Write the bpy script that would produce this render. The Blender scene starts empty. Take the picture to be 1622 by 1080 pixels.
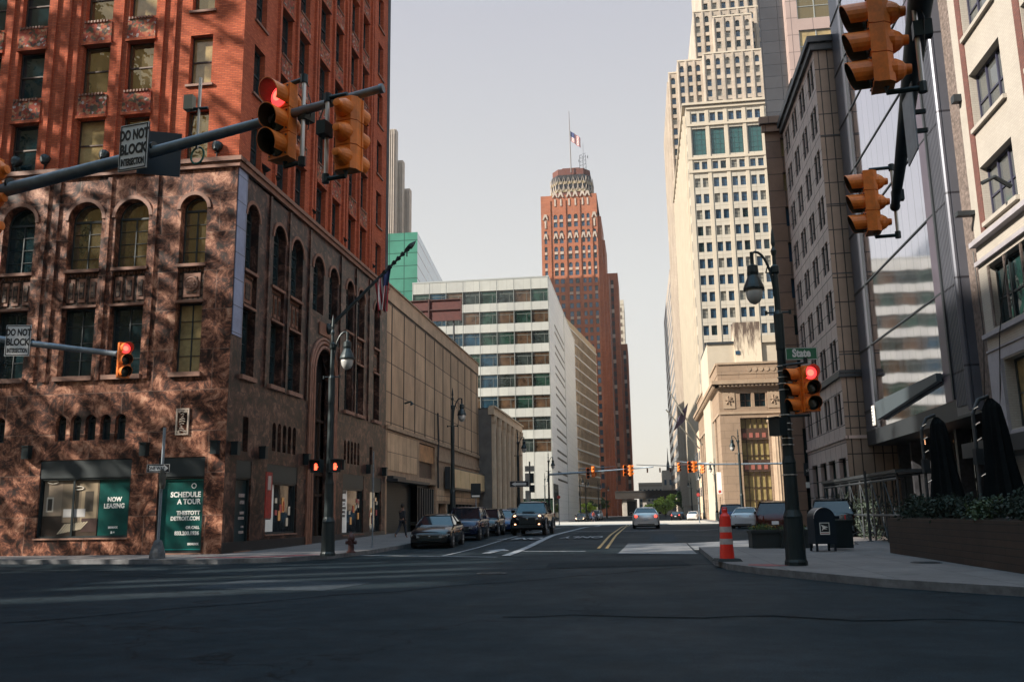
import bpy, bmesh, math, random
from mathutils import Matrix, Vector
R=math.radians; PI=math.pi
scene=bpy.context.scene; col=scene.collection
# ------------------------------------------------------------------ camera
cd=bpy.data.cameras.new('camera'); cam=bpy.data.objects.new('camera',cd); col.objects.link(cam)
cd.sensor_width=36; cd.lens=1420/1622*36; cd.clip_start=.1; cd.clip_end=4000
cam.matrix_world=Matrix.Translation((0,0,1.4))@Matrix.Rotation(R(8.06),4,'Z')@Matrix.Rotation(R(100.93),4,'X')@Matrix.Rotation(-.0155,4,'Z')
scene.camera=cam
# ------------------------------------------------------------------ light
SD=Vector((-.75,-.40,.53)).normalized()
world=bpy.data.worlds.new('World'); scene.world=world; world.use_nodes=True
nt=world.node_tree; N=nt.nodes; L=nt.links
bg=N['Background']; sky=N.new('ShaderNodeTexSky'); sky.sky_type='NISHITA'; sky.sun_disc=False
sky.sun_elevation=math.asin(SD.z); sky.sun_rotation=math.atan2(SD.x,SD.y)
sky.air_density=1.0; sky.dust_density=2.5; sky.ozone_density=1.0
tc=N.new('ShaderNodeTexCoord'); sx=N.new('ShaderNodeSeparateXYZ'); L.new(tc.outputs['Generated'],sx.inputs[0])
rp=N.new('ShaderNodeValToRGB'); L.new(sx.outputs['Z'],rp.inputs[0])
e=rp.color_ramp.elements; e[0].position=0; e[0].color=(4.25,3.9,3.35,1); e[1].position=1; e[1].color=(3.4,7.0,9.8,1)
for p_,c_ in ((.25,(3.7,3.58,3.32,1)),(.52,(2.85,2.8,2.95,1)),(.74,(3.2,4.8,6.4,1))):
    q_=e.new(p_); q_.color=c_
mx=N.new('ShaderNodeMix'); mx.data_type='RGBA'; mx.inputs[0].default_value=.86
L.new(sky.outputs[0],mx.inputs[6]); L.new(rp.outputs[0],mx.inputs[7]); L.new(mx.outputs[2],bg.inputs[0]); bg.inputs[1].default_value=.10
sl=bpy.data.lights.new('sun','SUN'); sl.energy=5.0; sl.angle=R(.53); sl.color=(1,.92,.80)
so=bpy.data.objects.new('sun',sl); col.objects.link(so); so.rotation_euler=SD.to_track_quat('Z','Y').to_euler()
scene.view_settings.view_transform='Standard'; scene.view_settings.look='None'; scene.view_settings.exposure=1.12; scene.view_settings.gamma=1
# ------------------------------------------------------------------ materials
MC={}
def nodes(name):
    m=bpy.data.materials.new(name); m.use_nodes=True; t=m.node_tree; return m,t,t.nodes,t.links,t.nodes['Principled BSDF']
def mat(name,c,rough=.6,metal=0,var=0,vs=2.,bump=0,bs=20.,spec=.5,emit=0,obj=False,ec=None):
    if name in MC: return MC[name]
    m,t,n,l,b=nodes(name); b.inputs['Base Color'].default_value=(*c,1); b.inputs['Roughness'].default_value=rough
    b.inputs['Metallic'].default_value=metal; b.inputs['Specular IOR Level'].default_value=spec
    if emit: b.inputs['Emission Color'].default_value=(*(ec or c),1); b.inputs['Emission Strength'].default_value=emit
    if var or bump:
        g=n.new('ShaderNodeTexCoord').outputs['Object'] if obj else n.new('ShaderNodeNewGeometry').outputs['Position']
    if var:
        z=n.new('ShaderNodeTexNoise'); z.inputs['Scale'].default_value=vs; z.inputs['Detail'].default_value=6; z.inputs['Roughness'].default_value=.65; l.new(g,z.inputs[0])
        r=n.new('ShaderNodeValToRGB'); l.new(z.outputs[0],r.inputs[0]); r.color_ramp.elements[0].position=.3; r.color_ramp.elements[1].position=.7
        r.color_ramp.elements[0].color=(*[x*(1-var) for x in c],1); r.color_ramp.elements[1].color=(*[min(1,x*(1+var*.7)) for x in c],1); l.new(r.outputs[0],b.inputs['Base Color'])
    if bump:
        z=n.new('ShaderNodeTexNoise'); z.inputs['Scale'].default_value=bs; z.inputs['Detail'].default_value=3; l.new(g,z.inputs[0])
        u=n.new('ShaderNodeBump'); u.inputs['Strength'].default_value=bump; u.inputs['Distance'].default_value=.05; l.new(z.outputs[0],u.inputs['Height']); l.new(u.outputs[0],b.inputs['Normal'])
    MC[name]=m; return m
def uvz(n,l):
    g=n.new('ShaderNodeNewGeometry'); s=n.new('ShaderNodeSeparateXYZ'); l.new(g.outputs['Position'],s.inputs[0])
    a=n.new('ShaderNodeMath'); a.operation='ADD'; l.new(s.outputs['X'],a.inputs[0]); l.new(s.outputs['Y'],a.inputs[1])
    c=n.new('ShaderNodeCombineXYZ'); l.new(a.outputs[0],c.inputs[0]); l.new(s.outputs['Z'],c.inputs[1]); return c.outputs[0],g.outputs['Position']
def tiles(name,c1,c2,cm,bw,rh,ms=.006,offset=.5,rough=.75,var=.25,vs=.5,metal=0,spec=.4,shift=(0,0),bump=.3,streak=0):
    "masonry: bricks or panels laid in rows on upright walls"
    if name in MC: return MC[name]
    m,t,n,l,b=nodes(name); uv,pos=uvz(n,l)
    if shift!=(0,0):
        a=n.new('ShaderNodeVectorMath'); a.inputs[1].default_value=(-shift[0],-shift[1],0); l.new(uv,a.inputs[0]); uv=a.outputs[0]
    k=n.new('ShaderNodeTexBrick'); l.new(uv,k.inputs[0]); k.offset=offset; k.inputs['Color1'].default_value=(*c1,1); k.inputs['Color2'].default_value=(*c2,1); k.inputs['Mortar'].default_value=(*cm,1)
    k.inputs['Scale'].default_value=1; k.inputs['Mortar Size'].default_value=ms; k.inputs['Brick Width'].default_value=bw; k.inputs['Row Height'].default_value=rh; k.inputs['Mortar Smooth'].default_value=.1
    z=n.new('ShaderNodeTexNoise'); z.inputs['Scale'].default_value=vs; z.inputs['Detail'].default_value=7; z.inputs['Roughness'].default_value=.7
    if streak:
        mp=n.new('ShaderNodeMapping'); mp.inputs['Scale'].default_value=(1,1,streak); l.new(pos,mp.inputs[0]); l.new(mp.outputs[0],z.inputs[0])
    else: l.new(pos,z.inputs[0])
    r=n.new('ShaderNodeMapRange'); r.inputs[1].default_value=.3; r.inputs[2].default_value=.7; r.inputs[3].default_value=1-var; r.inputs[4].default_value=1+var*.5; l.new(z.outputs[0],r.inputs[0])
    v=n.new('ShaderNodeVectorMath'); v.operation='MULTIPLY'; l.new(k.outputs[0],v.inputs[0]); l.new(r.outputs[0],v.inputs[1]); l.new(v.outputs[0],b.inputs['Base Color'])
    b.inputs['Roughness'].default_value=rough; b.inputs['Metallic'].default_value=metal; b.inputs['Specular IOR Level'].default_value=spec
    if bump:
        u=n.new('ShaderNodeBump'); u.invert=True; u.inputs['Strength'].default_value=bump; u.inputs['Distance'].default_value=.02; l.new(k.outputs['Fac'],u.inputs['Height']); l.new(u.outputs[0],b.inputs['Normal'])
    MC[name]=m; return m
def marble(name,rough,stops,bw=2.4,rh=1.55,joint=(.20,.12,.09)):
    if name in MC: return MC[name]
    m,t,n,l,b=nodes(name); uv,pos=uvz(n,l)
    k=n.new('ShaderNodeTexBrick'); l.new(uv,k.inputs[0]); k.offset=.5; k.inputs['Scale'].default_value=1; k.inputs['Mortar Size'].default_value=.012; k.inputs['Brick Width'].default_value=bw; k.inputs['Row Height'].default_value=rh
    k.inputs['Color1'].default_value=(0,0,0,1); k.inputs['Color2'].default_value=(1,1,1,1); k.inputs['Mortar'].default_value=(.5,.5,.5,1)
    o=n.new('ShaderNodeVectorMath'); o.operation='SCALE'; o.inputs[3].default_value=17; l.new(k.outputs[0],o.inputs[0])
    a=n.new('ShaderNodeVectorMath'); l.new(pos,a.inputs[0]); l.new(o.outputs[0],a.inputs[1])
    z=n.new('ShaderNodeTexNoise'); z.inputs['Scale'].default_value=1.7; z.inputs['Detail'].default_value=15; z.inputs['Roughness'].default_value=.80; z.inputs['Distortion'].default_value=.55; l.new(a.outputs[0],z.inputs[0])
    r=n.new('ShaderNodeValToRGB'); l.new(z.outputs[0],r.inputs[0]); r.color_ramp.elements[0].position=stops[0][0]; r.color_ramp.elements[0].color=(*stops[0][1],1)
    r.color_ramp.elements[1].position=stops[-1][0]; r.color_ramp.elements[1].color=(*stops[-1][1],1)
    for p,c in stops[1:-1]: q=r.color_ramp.elements.new(p); q.color=(*c,1)
    x=n.new('ShaderNodeMix'); x.data_type='RGBA'; l.new(k.outputs['Fac'],x.inputs[0]); l.new(r.outputs[0],x.inputs[6]); x.inputs[7].default_value=(*joint,1); l.new(x.outputs[2],b.inputs['Base Color'])
    b.inputs['Roughness'].default_value=rough; b.inputs['Specular IOR Level'].default_value=.3; MC[name]=m; return m
def glass(name,c=(.012,.03,.036),rough=.04,metal=.25,wav=.25,ws=1.2,spec=.8):
    return mat(name,c,rough,metal,bump=wav,bs=ws,spec=spec)
# ------------------------------------------------------------------ mesh building
class MB:
    def __init__(s): s.v=[]; s.f=[]; s.m=[]; s.mats=[]
    def mi(s,m):
        if m not in s.mats: s.mats.append(m)
        return s.mats.index(m)
    def add(s,vs,fs,m,T=None):
        o=len(s.v); i=s.mi(m)
        s.v+=[(T@Vector(p))[:] if T else tuple(p) for p in vs]
        for f in fs: s.f.append([o+j for j in f]); s.m.append(i)
        return s
    def quad(s,a,b,c,d,m,T=None): return s.add([a,b,c,d],[(0,1,2,3)],m,T)
    def box(s,x0,x1,y0,y1,z0,z1,m,T=None):
        x0,x1=sorted((x0,x1)); y0,y1=sorted((y0,y1)); z0,z1=sorted((z0,z1))
        return s.add([(x0,y0,z0),(x1,y0,z0),(x1,y1,z0),(x0,y1,z0),(x0,y0,z1),(x1,y0,z1),(x1,y1,z1),(x0,y1,z1)],[(0,3,2,1),(4,5,6,7),(0,1,5,4),(1,2,6,5),(2,3,7,6),(3,0,4,7)],m,T)
    def tube(s,pts,rs,m,n=10,T=None,cap=True):
        pts=[Vector(p) for p in pts]; vs=[]; fs=[]
        if not hasattr(rs,'__len__'): rs=[rs]*len(pts)
        ref=None
        for i,p in enumerate(pts):
            d=(pts[min(i+1,len(pts)-1)]-pts[max(i-1,0)]).normalized()
            if ref is None: ref=Vector((0,0,1)) if abs(d.z)<.9 else Vector((1,0,0))
            a=d.cross(ref).normalized(); b=a.cross(d); ref=b
            for k in range(n):
                t=2*PI*k/n; vs.append(p+rs[i]*(a*math.cos(t)+b*math.sin(t)))
        for i in range(len(pts)-1):
            for k in range(n): fs.append((i*n+k,i*n+(k+1)%n,(i+1)*n+(k+1)%n,(i+1)*n+k))
        if cap: fs.append(tuple(range(n))); fs.append(tuple(reversed([(len(pts)-1)*n+k for k in range(n)])))
        return s.add(vs,fs,m,T)
    def lathe(s,prof,m,n=16,T=None,ang=0,flute=0):
        vs=[];fs=[]
        for r,z in prof:
            for k in range(n):
                t=2*PI*k/n+ang; rr=r*(1-flute*(k%2)); vs.append((rr*math.cos(t),rr*math.sin(t),z))
        for i in range(len(prof)-1):
            for k in range(n): fs.append((i*n+k,i*n+(k+1)%n,(i+1)*n+(k+1)%n,(i+1)*n+k))
        fs.append(tuple(reversed(range(n)))); fs.append(tuple((len(prof)-1)*n+k for k in range(n)))
        return s.add(vs,fs,m,T)
    def prism(s,poly,y0,y1,m,T=None):
        "polygon in x,z pushed along y"
        n=len(poly); vs=[(x,y0,z) for x,z in poly]+[(x,y1,z) for x,z in poly]
        fs=[tuple(range(n)),tuple(reversed(range(n,2*n)))]+[(i,i+n,(i+1)%n+n,(i+1)%n) for i in range(n)]
        return s.add(vs,fs,m,T)
    def build(s,name,parent=None,smooth=False,loc=None,off=None,rz=0):
        me=bpy.data.meshes.new(name)
        o_=off if off is not None else Vector((0,0,0))
        me.from_pydata([tuple(Vector(p)-o_) for p in s.v],[],s.f)
        for m in s.mats: me.materials.append(m)
        me.polygons.foreach_set('material_index',s.m)
        if smooth: me.polygons.foreach_set('use_smooth',[True]*len(s.f))
        me.update()
        return link(name,me,parent,loc,rz)
def link(name,me,parent=None,loc=None,rz=0):
    o=bpy.data.objects.new(name,me); col.objects.link(o)
    if parent is not None: o.parent=parent
    if loc is not None: o.location=loc
    if rz: o.rotation_euler=(0,0,rz)
    return o
def recalc(o):
    b=bmesh.new(); b.from_mesh(o.data); bmesh.ops.recalc_face_normals(b,faces=b.faces); b.to_mesh(o.data); b.free(); return o
def tag(o,label=None,cat=None,group=None,kind=None):
    if label: o['label']=label
    if cat: o['category']=cat
    if group: o['group']=group
    if kind: o['kind']=kind
    return o
def thing(name,label,cat,loc=(0,0,0),rz=0,group=None):
    o=bpy.data.objects.new(name,None); o.empty_display_size=.2; col.objects.link(o); o.location=loc; o.rotation_euler=(0,0,rz)
    return tag(o,label,cat,group)
KIDS={}
def copy_tree(o,parent=None):
    c=o.copy(); col.objects.link(c)
    if parent is not None: c.parent=parent
    for ch in [x for x in list(col.objects) if x.parent==o]: copy_tree(ch,c)
    return c
def dup(o,loc,rz,label,sc=1,group=None):
    c=copy_tree(o); c.location=loc; c.rotation_euler=(0,0,rz); c['label']=label; c.scale=(sc,)*3
    if group: c['group']=group
    return c
def text(name,s,size,parent,T,m,align='LEFT',sx=1.,depth=.004,bold=.0,ls=1.):
    cu=bpy.data.curves.new(name,'FONT'); cu.body=s; cu.size=size; cu.align_x=align; cu.extrude=depth; cu.offset=bold; cu.space_line=ls; cu.resolution_u=3
    o=bpy.data.objects.new(name,cu); me=bpy.data.meshes.new_from_object(o); bpy.data.objects.remove(o); me.name=name
    me.transform(T@Matrix.Diagonal((sx,1,1,1))); me.materials.clear(); me.materials.append(m)
    return link(name,me,parent)
# frame matrices: local x runs along the wall, -y points out of it, z is up
def FR(x,y,a): return Matrix.Translation((x,y,0))@Matrix.Rotation(R(a),4,'Z')
def TX(x,z,d=.0): return Matrix.Translation((x,-d,z))@Matrix.Rotation(PI/2,4,'X')   # text plane on a wall
class Op:
    def __init__(s,u0,u1,z0,z1,arch=False,n=8): s.u0,s.u1,s.z0,s.z1,s.arch,s.n=u0,u1,z0,z1,arch,n
def facade(mb,T,W,z0,z1,ops,d,m,mfn=None,rev=None,u00=0.):
    rev=rev or m
    rd=lambda x:round(x,3)
    us=sorted({rd(u00),rd(W)}|{rd(o.u0) for o in ops}|{rd(o.u1) for o in ops}); zs=sorted({rd(z0),rd(z1)}|{rd(o.z0) for o in ops}|{rd(o.z1) for o in ops})
    us=[u for u in us if u00-1e-6<=u<=W+1e-6]; zs=[z for z in zs if z0-1e-6<=z<=z1+1e-6]
    for j in range(len(zs)-1):
        zc=(zs[j]+zs[j+1])/2; row=[o for o in ops if o.z0<zc<o.z1]; st=None
        for i in range(len(us)-1):
            uc=(us[i]+us[i+1])/2; hit=any(o.u0<uc<o.u1 for o in row)
            if not hit and st is None: st=us[i]
            if hit and st is not None: mb.quad((st,0,zs[j]),(us[i],0,zs[j]),(us[i],0,zs[j+1]),(st,0,zs[j+1]),m,T); st=None
        if st is not None: mb.quad((st,0,zs[j]),(us[-1],0,zs[j]),(us[-1],0,zs[j+1]),(st,0,zs[j+1]),m,T)
    for o in ops:
        a,b,c,e=o.u0,o.u1,o.z0,o.z1
        if o.arch:
            r=(b-a)/2; cx=(a+b)/2; sp=e-r; n=o.n
            P=[(cx-r*math.cos(PI*k/n),sp+r*math.sin(PI*k/n)) for k in range(n+1)]
            for k in range(n):
                p,q=P[k],P[k+1]; cz=(a if k<n/2 else b)
                mb.quad((p[0],0,p[1]),(q[0],0,q[1]),(q[0],d,q[1]),(p[0],d,p[1]),rev,T)
                mb.add([(p[0],0,p[1]),(q[0],0,q[1]),(cz,0,e)],[(0,1,2)],m,T)
            h=n//2; mb.add([(a,0,e),(cx,0,e),(P[h][0],0,P[h][1])],[(0,1,2)],m,T) if False else None
            mb.add([(a,0,e),(P[h][0],0,P[h][1]),(b,0,e)],[(0,1,2)],m,T) if False else None
            top=sp
        else:
            top=e; mb.quad((a,0,e),(b,0,e),(b,d,e),(a,d,e),rev,T)
        mb.quad((a,0,c),(a,0,top),(a,d,top),(a,d,c),rev,T); mb.quad((b,0,top),(b,0,c),(b,d,c),(b,d,top),rev,T); mb.quad((b,0,c),(a,0,c),(a,d,c),(b,d,c),rev,T)
WM={}
def winmesh(w,h,style,fm,gm,arch=False,flat=False):
    key=(round(w,2),round(h,2),style,fm.name,gm.name,arch,flat)
    if key in WM: return WM[key]
    a=MB(); g=a if flat else MB(); t=.05 if w<2 else .07
    if flat: t=min(w,h)*.05
    def bar(x0,x1,z0,z1,d=.05): a.box(x0,x1,-d,0,z0,z1,fm)
    H=h-(w/2 if arch else 0)
    bar(-w/2,-w/2+t,0,H); bar(w/2-t,w/2,0,H); bar(-w/2+t,w/2-t,0,t)
    if arch:
        r=w/2; n=10
        for k in range(n):
            p=[((rr)*-math.cos(PI*j/n),H+rr*math.sin(PI*j/n)) for j in (k,k+1) for rr in (r-t,r)]
            a.add([(p[0][0],-.05,p[0][1]),(p[1][0],-.05,p[1][1]),(p[3][0],-.05,p[3][1]),(p[2][0],-.05,p[2][1]),(p[0][0],0,p[0][1]),(p[2][0],0,p[2][1])],[(0,1,2,3),(0,3,5,4)],fm)
        pts=[(-w/2,.0,0),(w/2,.0,0)]+[(r*math.cos(PI*k/n),.0,H+r*math.sin(PI*k/n)) for k in range(n+1)]
        g.add(pts,[tuple(range(len(pts)))],gm)
        bar(-w/2+t,w/2-t,H-.04,H+.04)
    else:
        bar(-w/2+t,w/2-t,h-t,h); g.quad((-w/2,0,0),(w/2,0,0),(w/2,0,h),(-w/2,0,h),gm)
    if style=='sash': bar(-w/2+t,w/2-t,h*.5-.03,h*.5+.03,.04)
    if style=='casement':
        bar(-.02,.02,t,H-.04,.04); 
        for k in (1,2,3): bar(-w/2+t,w/2-t,H*k/4-.01,H*k/4+.01,.03)
    if style=='triple':
        for x in (-w/6,w/6): bar(x-.04,x+.04,t,h-t,.06)
        bar(-w/2+t,w/2-t,h*.45-.03,h*.45+.03,.04)
    if style=='band':
        bar(-w/2+t,w/2-t,h*.72-.04,h*.72+.04,.04); bar(w*.22,w*.22+.06,t,h*.7,.04)
    if style=='mullion':
        n=max(1,round(w/.9))
        for k in range(1,n): bar(-w/2+w*k/n-.025,-w/2+w*k/n+.025,t,h-t,.04)
        for k in range(1,max(2,round(h/1.1))): z=h*k/max(2,round(h/1.1)); bar(-w/2+t,w/2-t,z-.02,z+.02,.03)
    def me(mb,nm):
        x=bpy.data.meshes.new(nm); x.from_pydata(mb.v,[],mb.f)
        for m in mb.mats: x.materials.append(m)
        x.polygons.foreach_set('material_index',mb.m); x.update(); return x
    WM[key]=(me(a,'window'),None if flat else me(g,'pane'),a,None if flat else g); return WM[key]
CP=Vector((0,0,1.4))
def windows(parent,lst,limit=99):
    "lst: (frame matrix, u centre, z0, w, h, style, frame mat, glass mat, depth, arch, flat)"
    L_=[]
    for it in lst:
        T,u,z0,w,h=it[:5]; d=it[8]; L_.append((( (T@Vector((u,d,z0)))-CP).length/(w*h)**.5,it))
    L_.sort(key=lambda x:x[0]); pl=parent.location; rest=MB()
    for i,(_,(T,u,z0,w,h,st,fm,gm,d,ar,fl)) in enumerate(L_):
        wm=winmesh(w,h,st,fm,gm,ar,fl); M=T@Matrix.Translation((u,d,z0))
        if i<limit:
            o=link('window',wm[0],parent); o.matrix_local=Matrix.Translation(-pl)@M
            if wm[1]: link('pane',wm[1],o)
        else:
            for q in (wm[2],wm[3]):
                if q is None: continue
                for f,mi in zip(q.f,q.m): rest.add([q.v[j] for j in f],[tuple(range(len(f)))],q.mats[mi],Matrix.Translation(-pl)@M)
    if rest.v: tag(rest.build('window',parent),kind='stuff')
def bthing(name,label,x,y,cat='building',group=None): return thing(name,label,cat,(x,y,0),0,group)
def sstep(a,b,x):
    t=max(0,min(1,(x-a)/(b-a))); return t*t*(3-2*t)
def gz(y): return .2*sstep(34,52,y)*(1-sstep(76,102,y))
def slab(name,poly,dz,m,parent=None,side=0,ms=None):
    b=bmesh.new(); f=b.faces.new([b.verts.new((x,y,0)) for x,y in poly])
    if f.calc_area()>0 : bmesh.ops.recalc_face_normals(b,faces=b.faces)
    if f.normal.z<0: f.normal_flip()
    ys=[p[1] for p in poly]
    for k in list(range(30,110,4)):
        if min(ys)<k<max(ys): bmesh.ops.bisect_plane(b,geom=b.verts[:]+b.edges[:]+b.faces[:],plane_co=(0,k,0),plane_no=(0,1,0))
    if side:
        ed=[e_ for e_ in b.edges if e_.is_boundary]; r=bmesh.ops.extrude_edge_only(b,edges=ed)
        for v in [g for g in r['geom'] if isinstance(g,bmesh.types.BMVert)]: v.co.z=-side
    for v in b.verts: v.co.z+=gz(v.co.y)+dz
    me=bpy.data.meshes.new(name); b.to_mesh(me); b.free(); me.materials.append(m)
    if side and ms:
        me.materials.append(ms)
        for p in me.polygons:
            if abs(p.normal.z)<.5: p.material_index=1
    return link(name,me,parent)
rnd=random.Random(7)
# ------------------------------------------------------------------ common materials
def asphalt():
    m,t,n,l,b=nodes('asphalt'); g=n.new('ShaderNodeNewGeometry').outputs['Position']
    def noise(s,d=6,r=.6):
        z=n.new('ShaderNodeTexNoise'); z.inputs['Scale'].default_value=s; z.inputs['Detail'].default_value=d; z.inputs['Roughness'].default_value=r; l.new(g,z.inputs[0]); return z.outputs[0]
    r=n.new('ShaderNodeValToRGB'); l.new(noise(.16,8,.7),r.inputs[0]); e=r.color_ramp.elements
    e[0].position=.34; e[0].color=(.006,.013,.017,1); e[1].position=.68; e[1].color=(.021,.027,.032,1)
    r2=n.new('ShaderNodeMapRange'); l.new(noise(60,2,.5),r2.inputs[0]); r2.inputs[1].default_value=.3; r2.inputs[2].default_value=.75; r2.inputs[3].default_value=.5; r2.inputs[4].default_value=1.7
    v=n.new('ShaderNodeVectorMath'); v.operation='MULTIPLY'; l.new(r.outputs[0],v.inputs[0]); l.new(r2.outputs[0],v.inputs[1])
    r3=n.new('ShaderNodeMapRange'); l.new(noise(2.2,8,.75),r3.inputs[0]); r3.inputs[1].default_value=.3; r3.inputs[2].default_value=.7; r3.inputs[3].default_value=.62; r3.inputs[4].default_value=1.35
    v0=n.new('ShaderNodeVectorMath'); v0.operation='MULTIPLY'; l.new(v.outputs[0],v0.inputs[0]); l.new(r3.outputs[0],v0.inputs[1]); v=v0
    # tar-filled cracks
    w=n.new('ShaderNodeTexVoronoi'); w.feature='DISTANCE_TO_EDGE'; w.inputs['Scale'].default_value=.13
    ds=n.new('ShaderNodeTexNoise'); ds.inputs['Scale'].default_value=.8; ds.inputs['Detail'].default_value=5; l.new(g,ds.inputs[0])
    ad=n.new('ShaderNodeVectorMath'); ad.operation='MULTIPLY_ADD'; l.new(ds.outputs[1],ad.inputs[0]); ad.inputs[1].default_value=(2.5,2.5,2.5); l.new(g,ad.inputs[2]); l.new(ad.outputs[0],w.inputs[0])
    c=n.new('ShaderNodeMapRange'); l.new(w.outputs[0],c.inputs[0]); c.inputs[1].default_value=0; c.inputs[2].default_value=.006; c.inputs[3].default_value=.35; c.inputs[4].default_value=1
    v2=n.new('ShaderNodeVectorMath'); v2.operation='MULTIPLY'; l.new(v.outputs[0],v2.inputs[0]); l.new(c.outputs[0],v2.inputs[1]); l.new(v2.outputs[0],b.inputs['Base Color'])
    rr=n.new('ShaderNodeMapRange'); l.new(noise(.5,5,.6),rr.inputs[0]); rr.inputs[3].default_value=.55; rr.inputs[4].default_value=.85; l.new(rr.outputs[0],b.inputs['Roughness'])
    u=n.new('ShaderNodeBump'); u.inputs['Strength'].default_value=.5; u.inputs['Distance'].default_value=.01; l.new(noise(90,3,.6),u.inputs['Height']); l.new(u.outputs[0],b.inputs['Normal']); b.inputs['Specular IOR Level'].default_value=.05
    return m
ASPH=asphalt()
def slabs(name,c,s,ms=.012):
    m,t,n,l,b=nodes(name); g=n.new('ShaderNodeNewGeometry').outputs['Position']
    k=n.new('ShaderNodeTexBrick'); k.offset=0; l.new(g,k.inputs[0]); k.inputs['Scale'].default_value=1; k.inputs['Mortar Size'].default_value=ms; k.inputs['Brick Width'].default_value=s; k.inputs['Row Height'].default_value=s
    k.inputs['Color1'].default_value=(*c,1); k.inputs['Color2'].default_value=(*[x*.82 for x in c],1); k.inputs['Mortar'].default_value=(*[x*.35 for x in c],1)
    z=n.new('ShaderNodeTexNoise'); z.inputs['Scale'].default_value=1.3; z.inputs['Detail'].default_value=9; z.inputs['Roughness'].default_value=.75; l.new(g,z.inputs[0])
    r=n.new('ShaderNodeMapRange'); l.new(z.outputs[0],r.inputs[0]); r.inputs[1].default_value=.3; r.inputs[2].default_value=.7; r.inputs[3].default_value=.6; r.inputs[4].default_value=1.2
    v=n.new('ShaderNodeVectorMath'); v.operation='MULTIPLY'; l.new(k.outputs[0],v.inputs[0]); l.new(r.outputs[0],v.inputs[1]); l.new(v.outputs[0],b.inputs['Base Color']); b.inputs['Roughness'].default_value=.85
    return m
WALK=slabs('sidewalk concrete',(.15,.13,.125),1.5); KERB=mat('kerb',(.12,.12,.125),.85,var=.5,vs=3)
PALE=mat('concrete with painted sunlight',(.36,.33,.29),.85,var=.2,vs=1); CONC=mat('road concrete',(.15,.15,.155),.85,var=.4,vs=.9)
PAINT=mat('road paint',(.22,.23,.25),.7,var=.8,vs=7); YEL=mat('yellow paint',(.34,.21,.07),.7,var=.7,vs=6); BRKRED=mat('red paving',(.22,.05,.05),.8,var=.6,vs=4)
BLACK=mat('black metal',(.012,.022,.025),.45,.3,var=.2,vs=3,obj=True); DARK=mat('dark metal',(.03,.035,.04),.5,.3); ORANGE=mat('signal orange',(.74,.17,.012),.5,var=.38,vs=6,obj=True)
SILV=mat('silver tube',(.55,.55,.56),.35,.8); GALV=mat('galvanised steel',(.20,.235,.27),.5,.5,var=.3,vs=6); WHITE=mat('sign white',(.62,.60,.58),.5,var=.08,vs=6,obj=True); INK=mat('sign black',(.012,.012,.014),.5)
LENS=mat('dark lens',(.012,.02,.018),.25); REDL=mat('lit red lens',(.9,.05,.03),.3,emit=1.0,ec=(1,.05,.05)); REDH=mat('red lamp core',(1,.35,.15),.3,emit=1.3,ec=(1,.12,.08))
DGLASS=glass('dark window glass'); HB=mat('half drawn pale blind',(.20,.19,.16),.25,var=.4,vs=1.5,spec=.7); BGLASS=glass('blue window glass',(.03,.07,.12),.06,.2,.15); YGLASS=glass('rippled window glass',(.26,.21,.12),.03,.75,.9,.9); FRAME=mat('dark window frame',(.022,.03,.032),.5); FRB=mat('bronze frame',(.06,.035,.025),.5,.3)  # YGLASS: yellow reflection put into the base colour
TINT=mat('painted warm reflection',(.36,.27,.13),.12,.1,var=.5,vs=1.1,bump=.35,bs=1.6,spec=.8)  # yellow reflection of facing buildings painted into the pane colour
# ------------------------------------------------------------------ the ground
g=[(-420,-120),(420,-120),(420,900),(-420,900)]
o=slab('road',g,0,ASPH); tag(o,kind='structure')
def struct(name,poly,dz,m,side=0,ms=None): return tag(slab(name,poly,dz,m,None,side,ms),kind='structure')
struct('sidewalk',[(-70,33.5),(-21.8,28.6),(-13.4,27.5),(-11.6,28.3),(-10.7,30),(-10.35,33.5),(-10.35,105),(-70,105)],.15,WALK,.2,KERB)
struct('sidewalk',[(1.9,33.6),(1.8,25),(1.95,22.9),(2.5,21.2),(4.24,17.6),(5.95,15.6),(9,10),(14,-2),(60,-2),(60,105),(9.1,105),(9.1,44),(7.6,34.4),(6,33.8)],.15,WALK,.2,KERB)
struct('sidewalk',[(-80,152),(-12.5,152),(-11,157),(-11,228),(-2,340),(-80,340)],.15,WALK,.2,KERB)
struct('sidewalk',[(80,115),(9.2,115),(8.6,119),(9.5,178),(11,400),(80,400)],.15,WALK,.2,KERB)
struct('sidewalk',[(-120,-12),(-120,14.5),(-17,13.2),(-15.5,11),(-15,-60),(-120,-60)],.15,WALK,.2,KERB)
struct('painted_sun_band',[(-150,106),(150,106),(150,150),(-150,150)],.02,PALE)  # pale tone puts the sunlit band into the cross street's colour
struct('crosswalk',[(-.95,32.6),(1.7,31.6),(1.75,40.2),(-.75,40.6)],.012,CONC)
struct('crosswalk',[(1.8,34.6),(6.5,35),(9.0,44),(9.0,46.5),(1.8,40.2)],.012,CONC)
struct('paving_stain',[(-12.6,28.25),(-11.7,28.8),(-11.0,30.2),(-11.8,30.3),(-12.4,29.4),(-13.8,29.0),(-14.9,29.2),(-14.9,28.6),(-13.2,28.2)],.155,BRKRED)
struct('paving_stain',[(2.35,22.0),(2.75,21.6),(3.3,21.75),(2.9,22.5),(2.4,22.5)],.155,BRKRED)
def mark(poly,m=PAINT): return slab('marking',poly,.02,m)
marks=thing('lane_marking','worn white and yellow lane lines painted down the street','road marking',(0,0,0))
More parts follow.
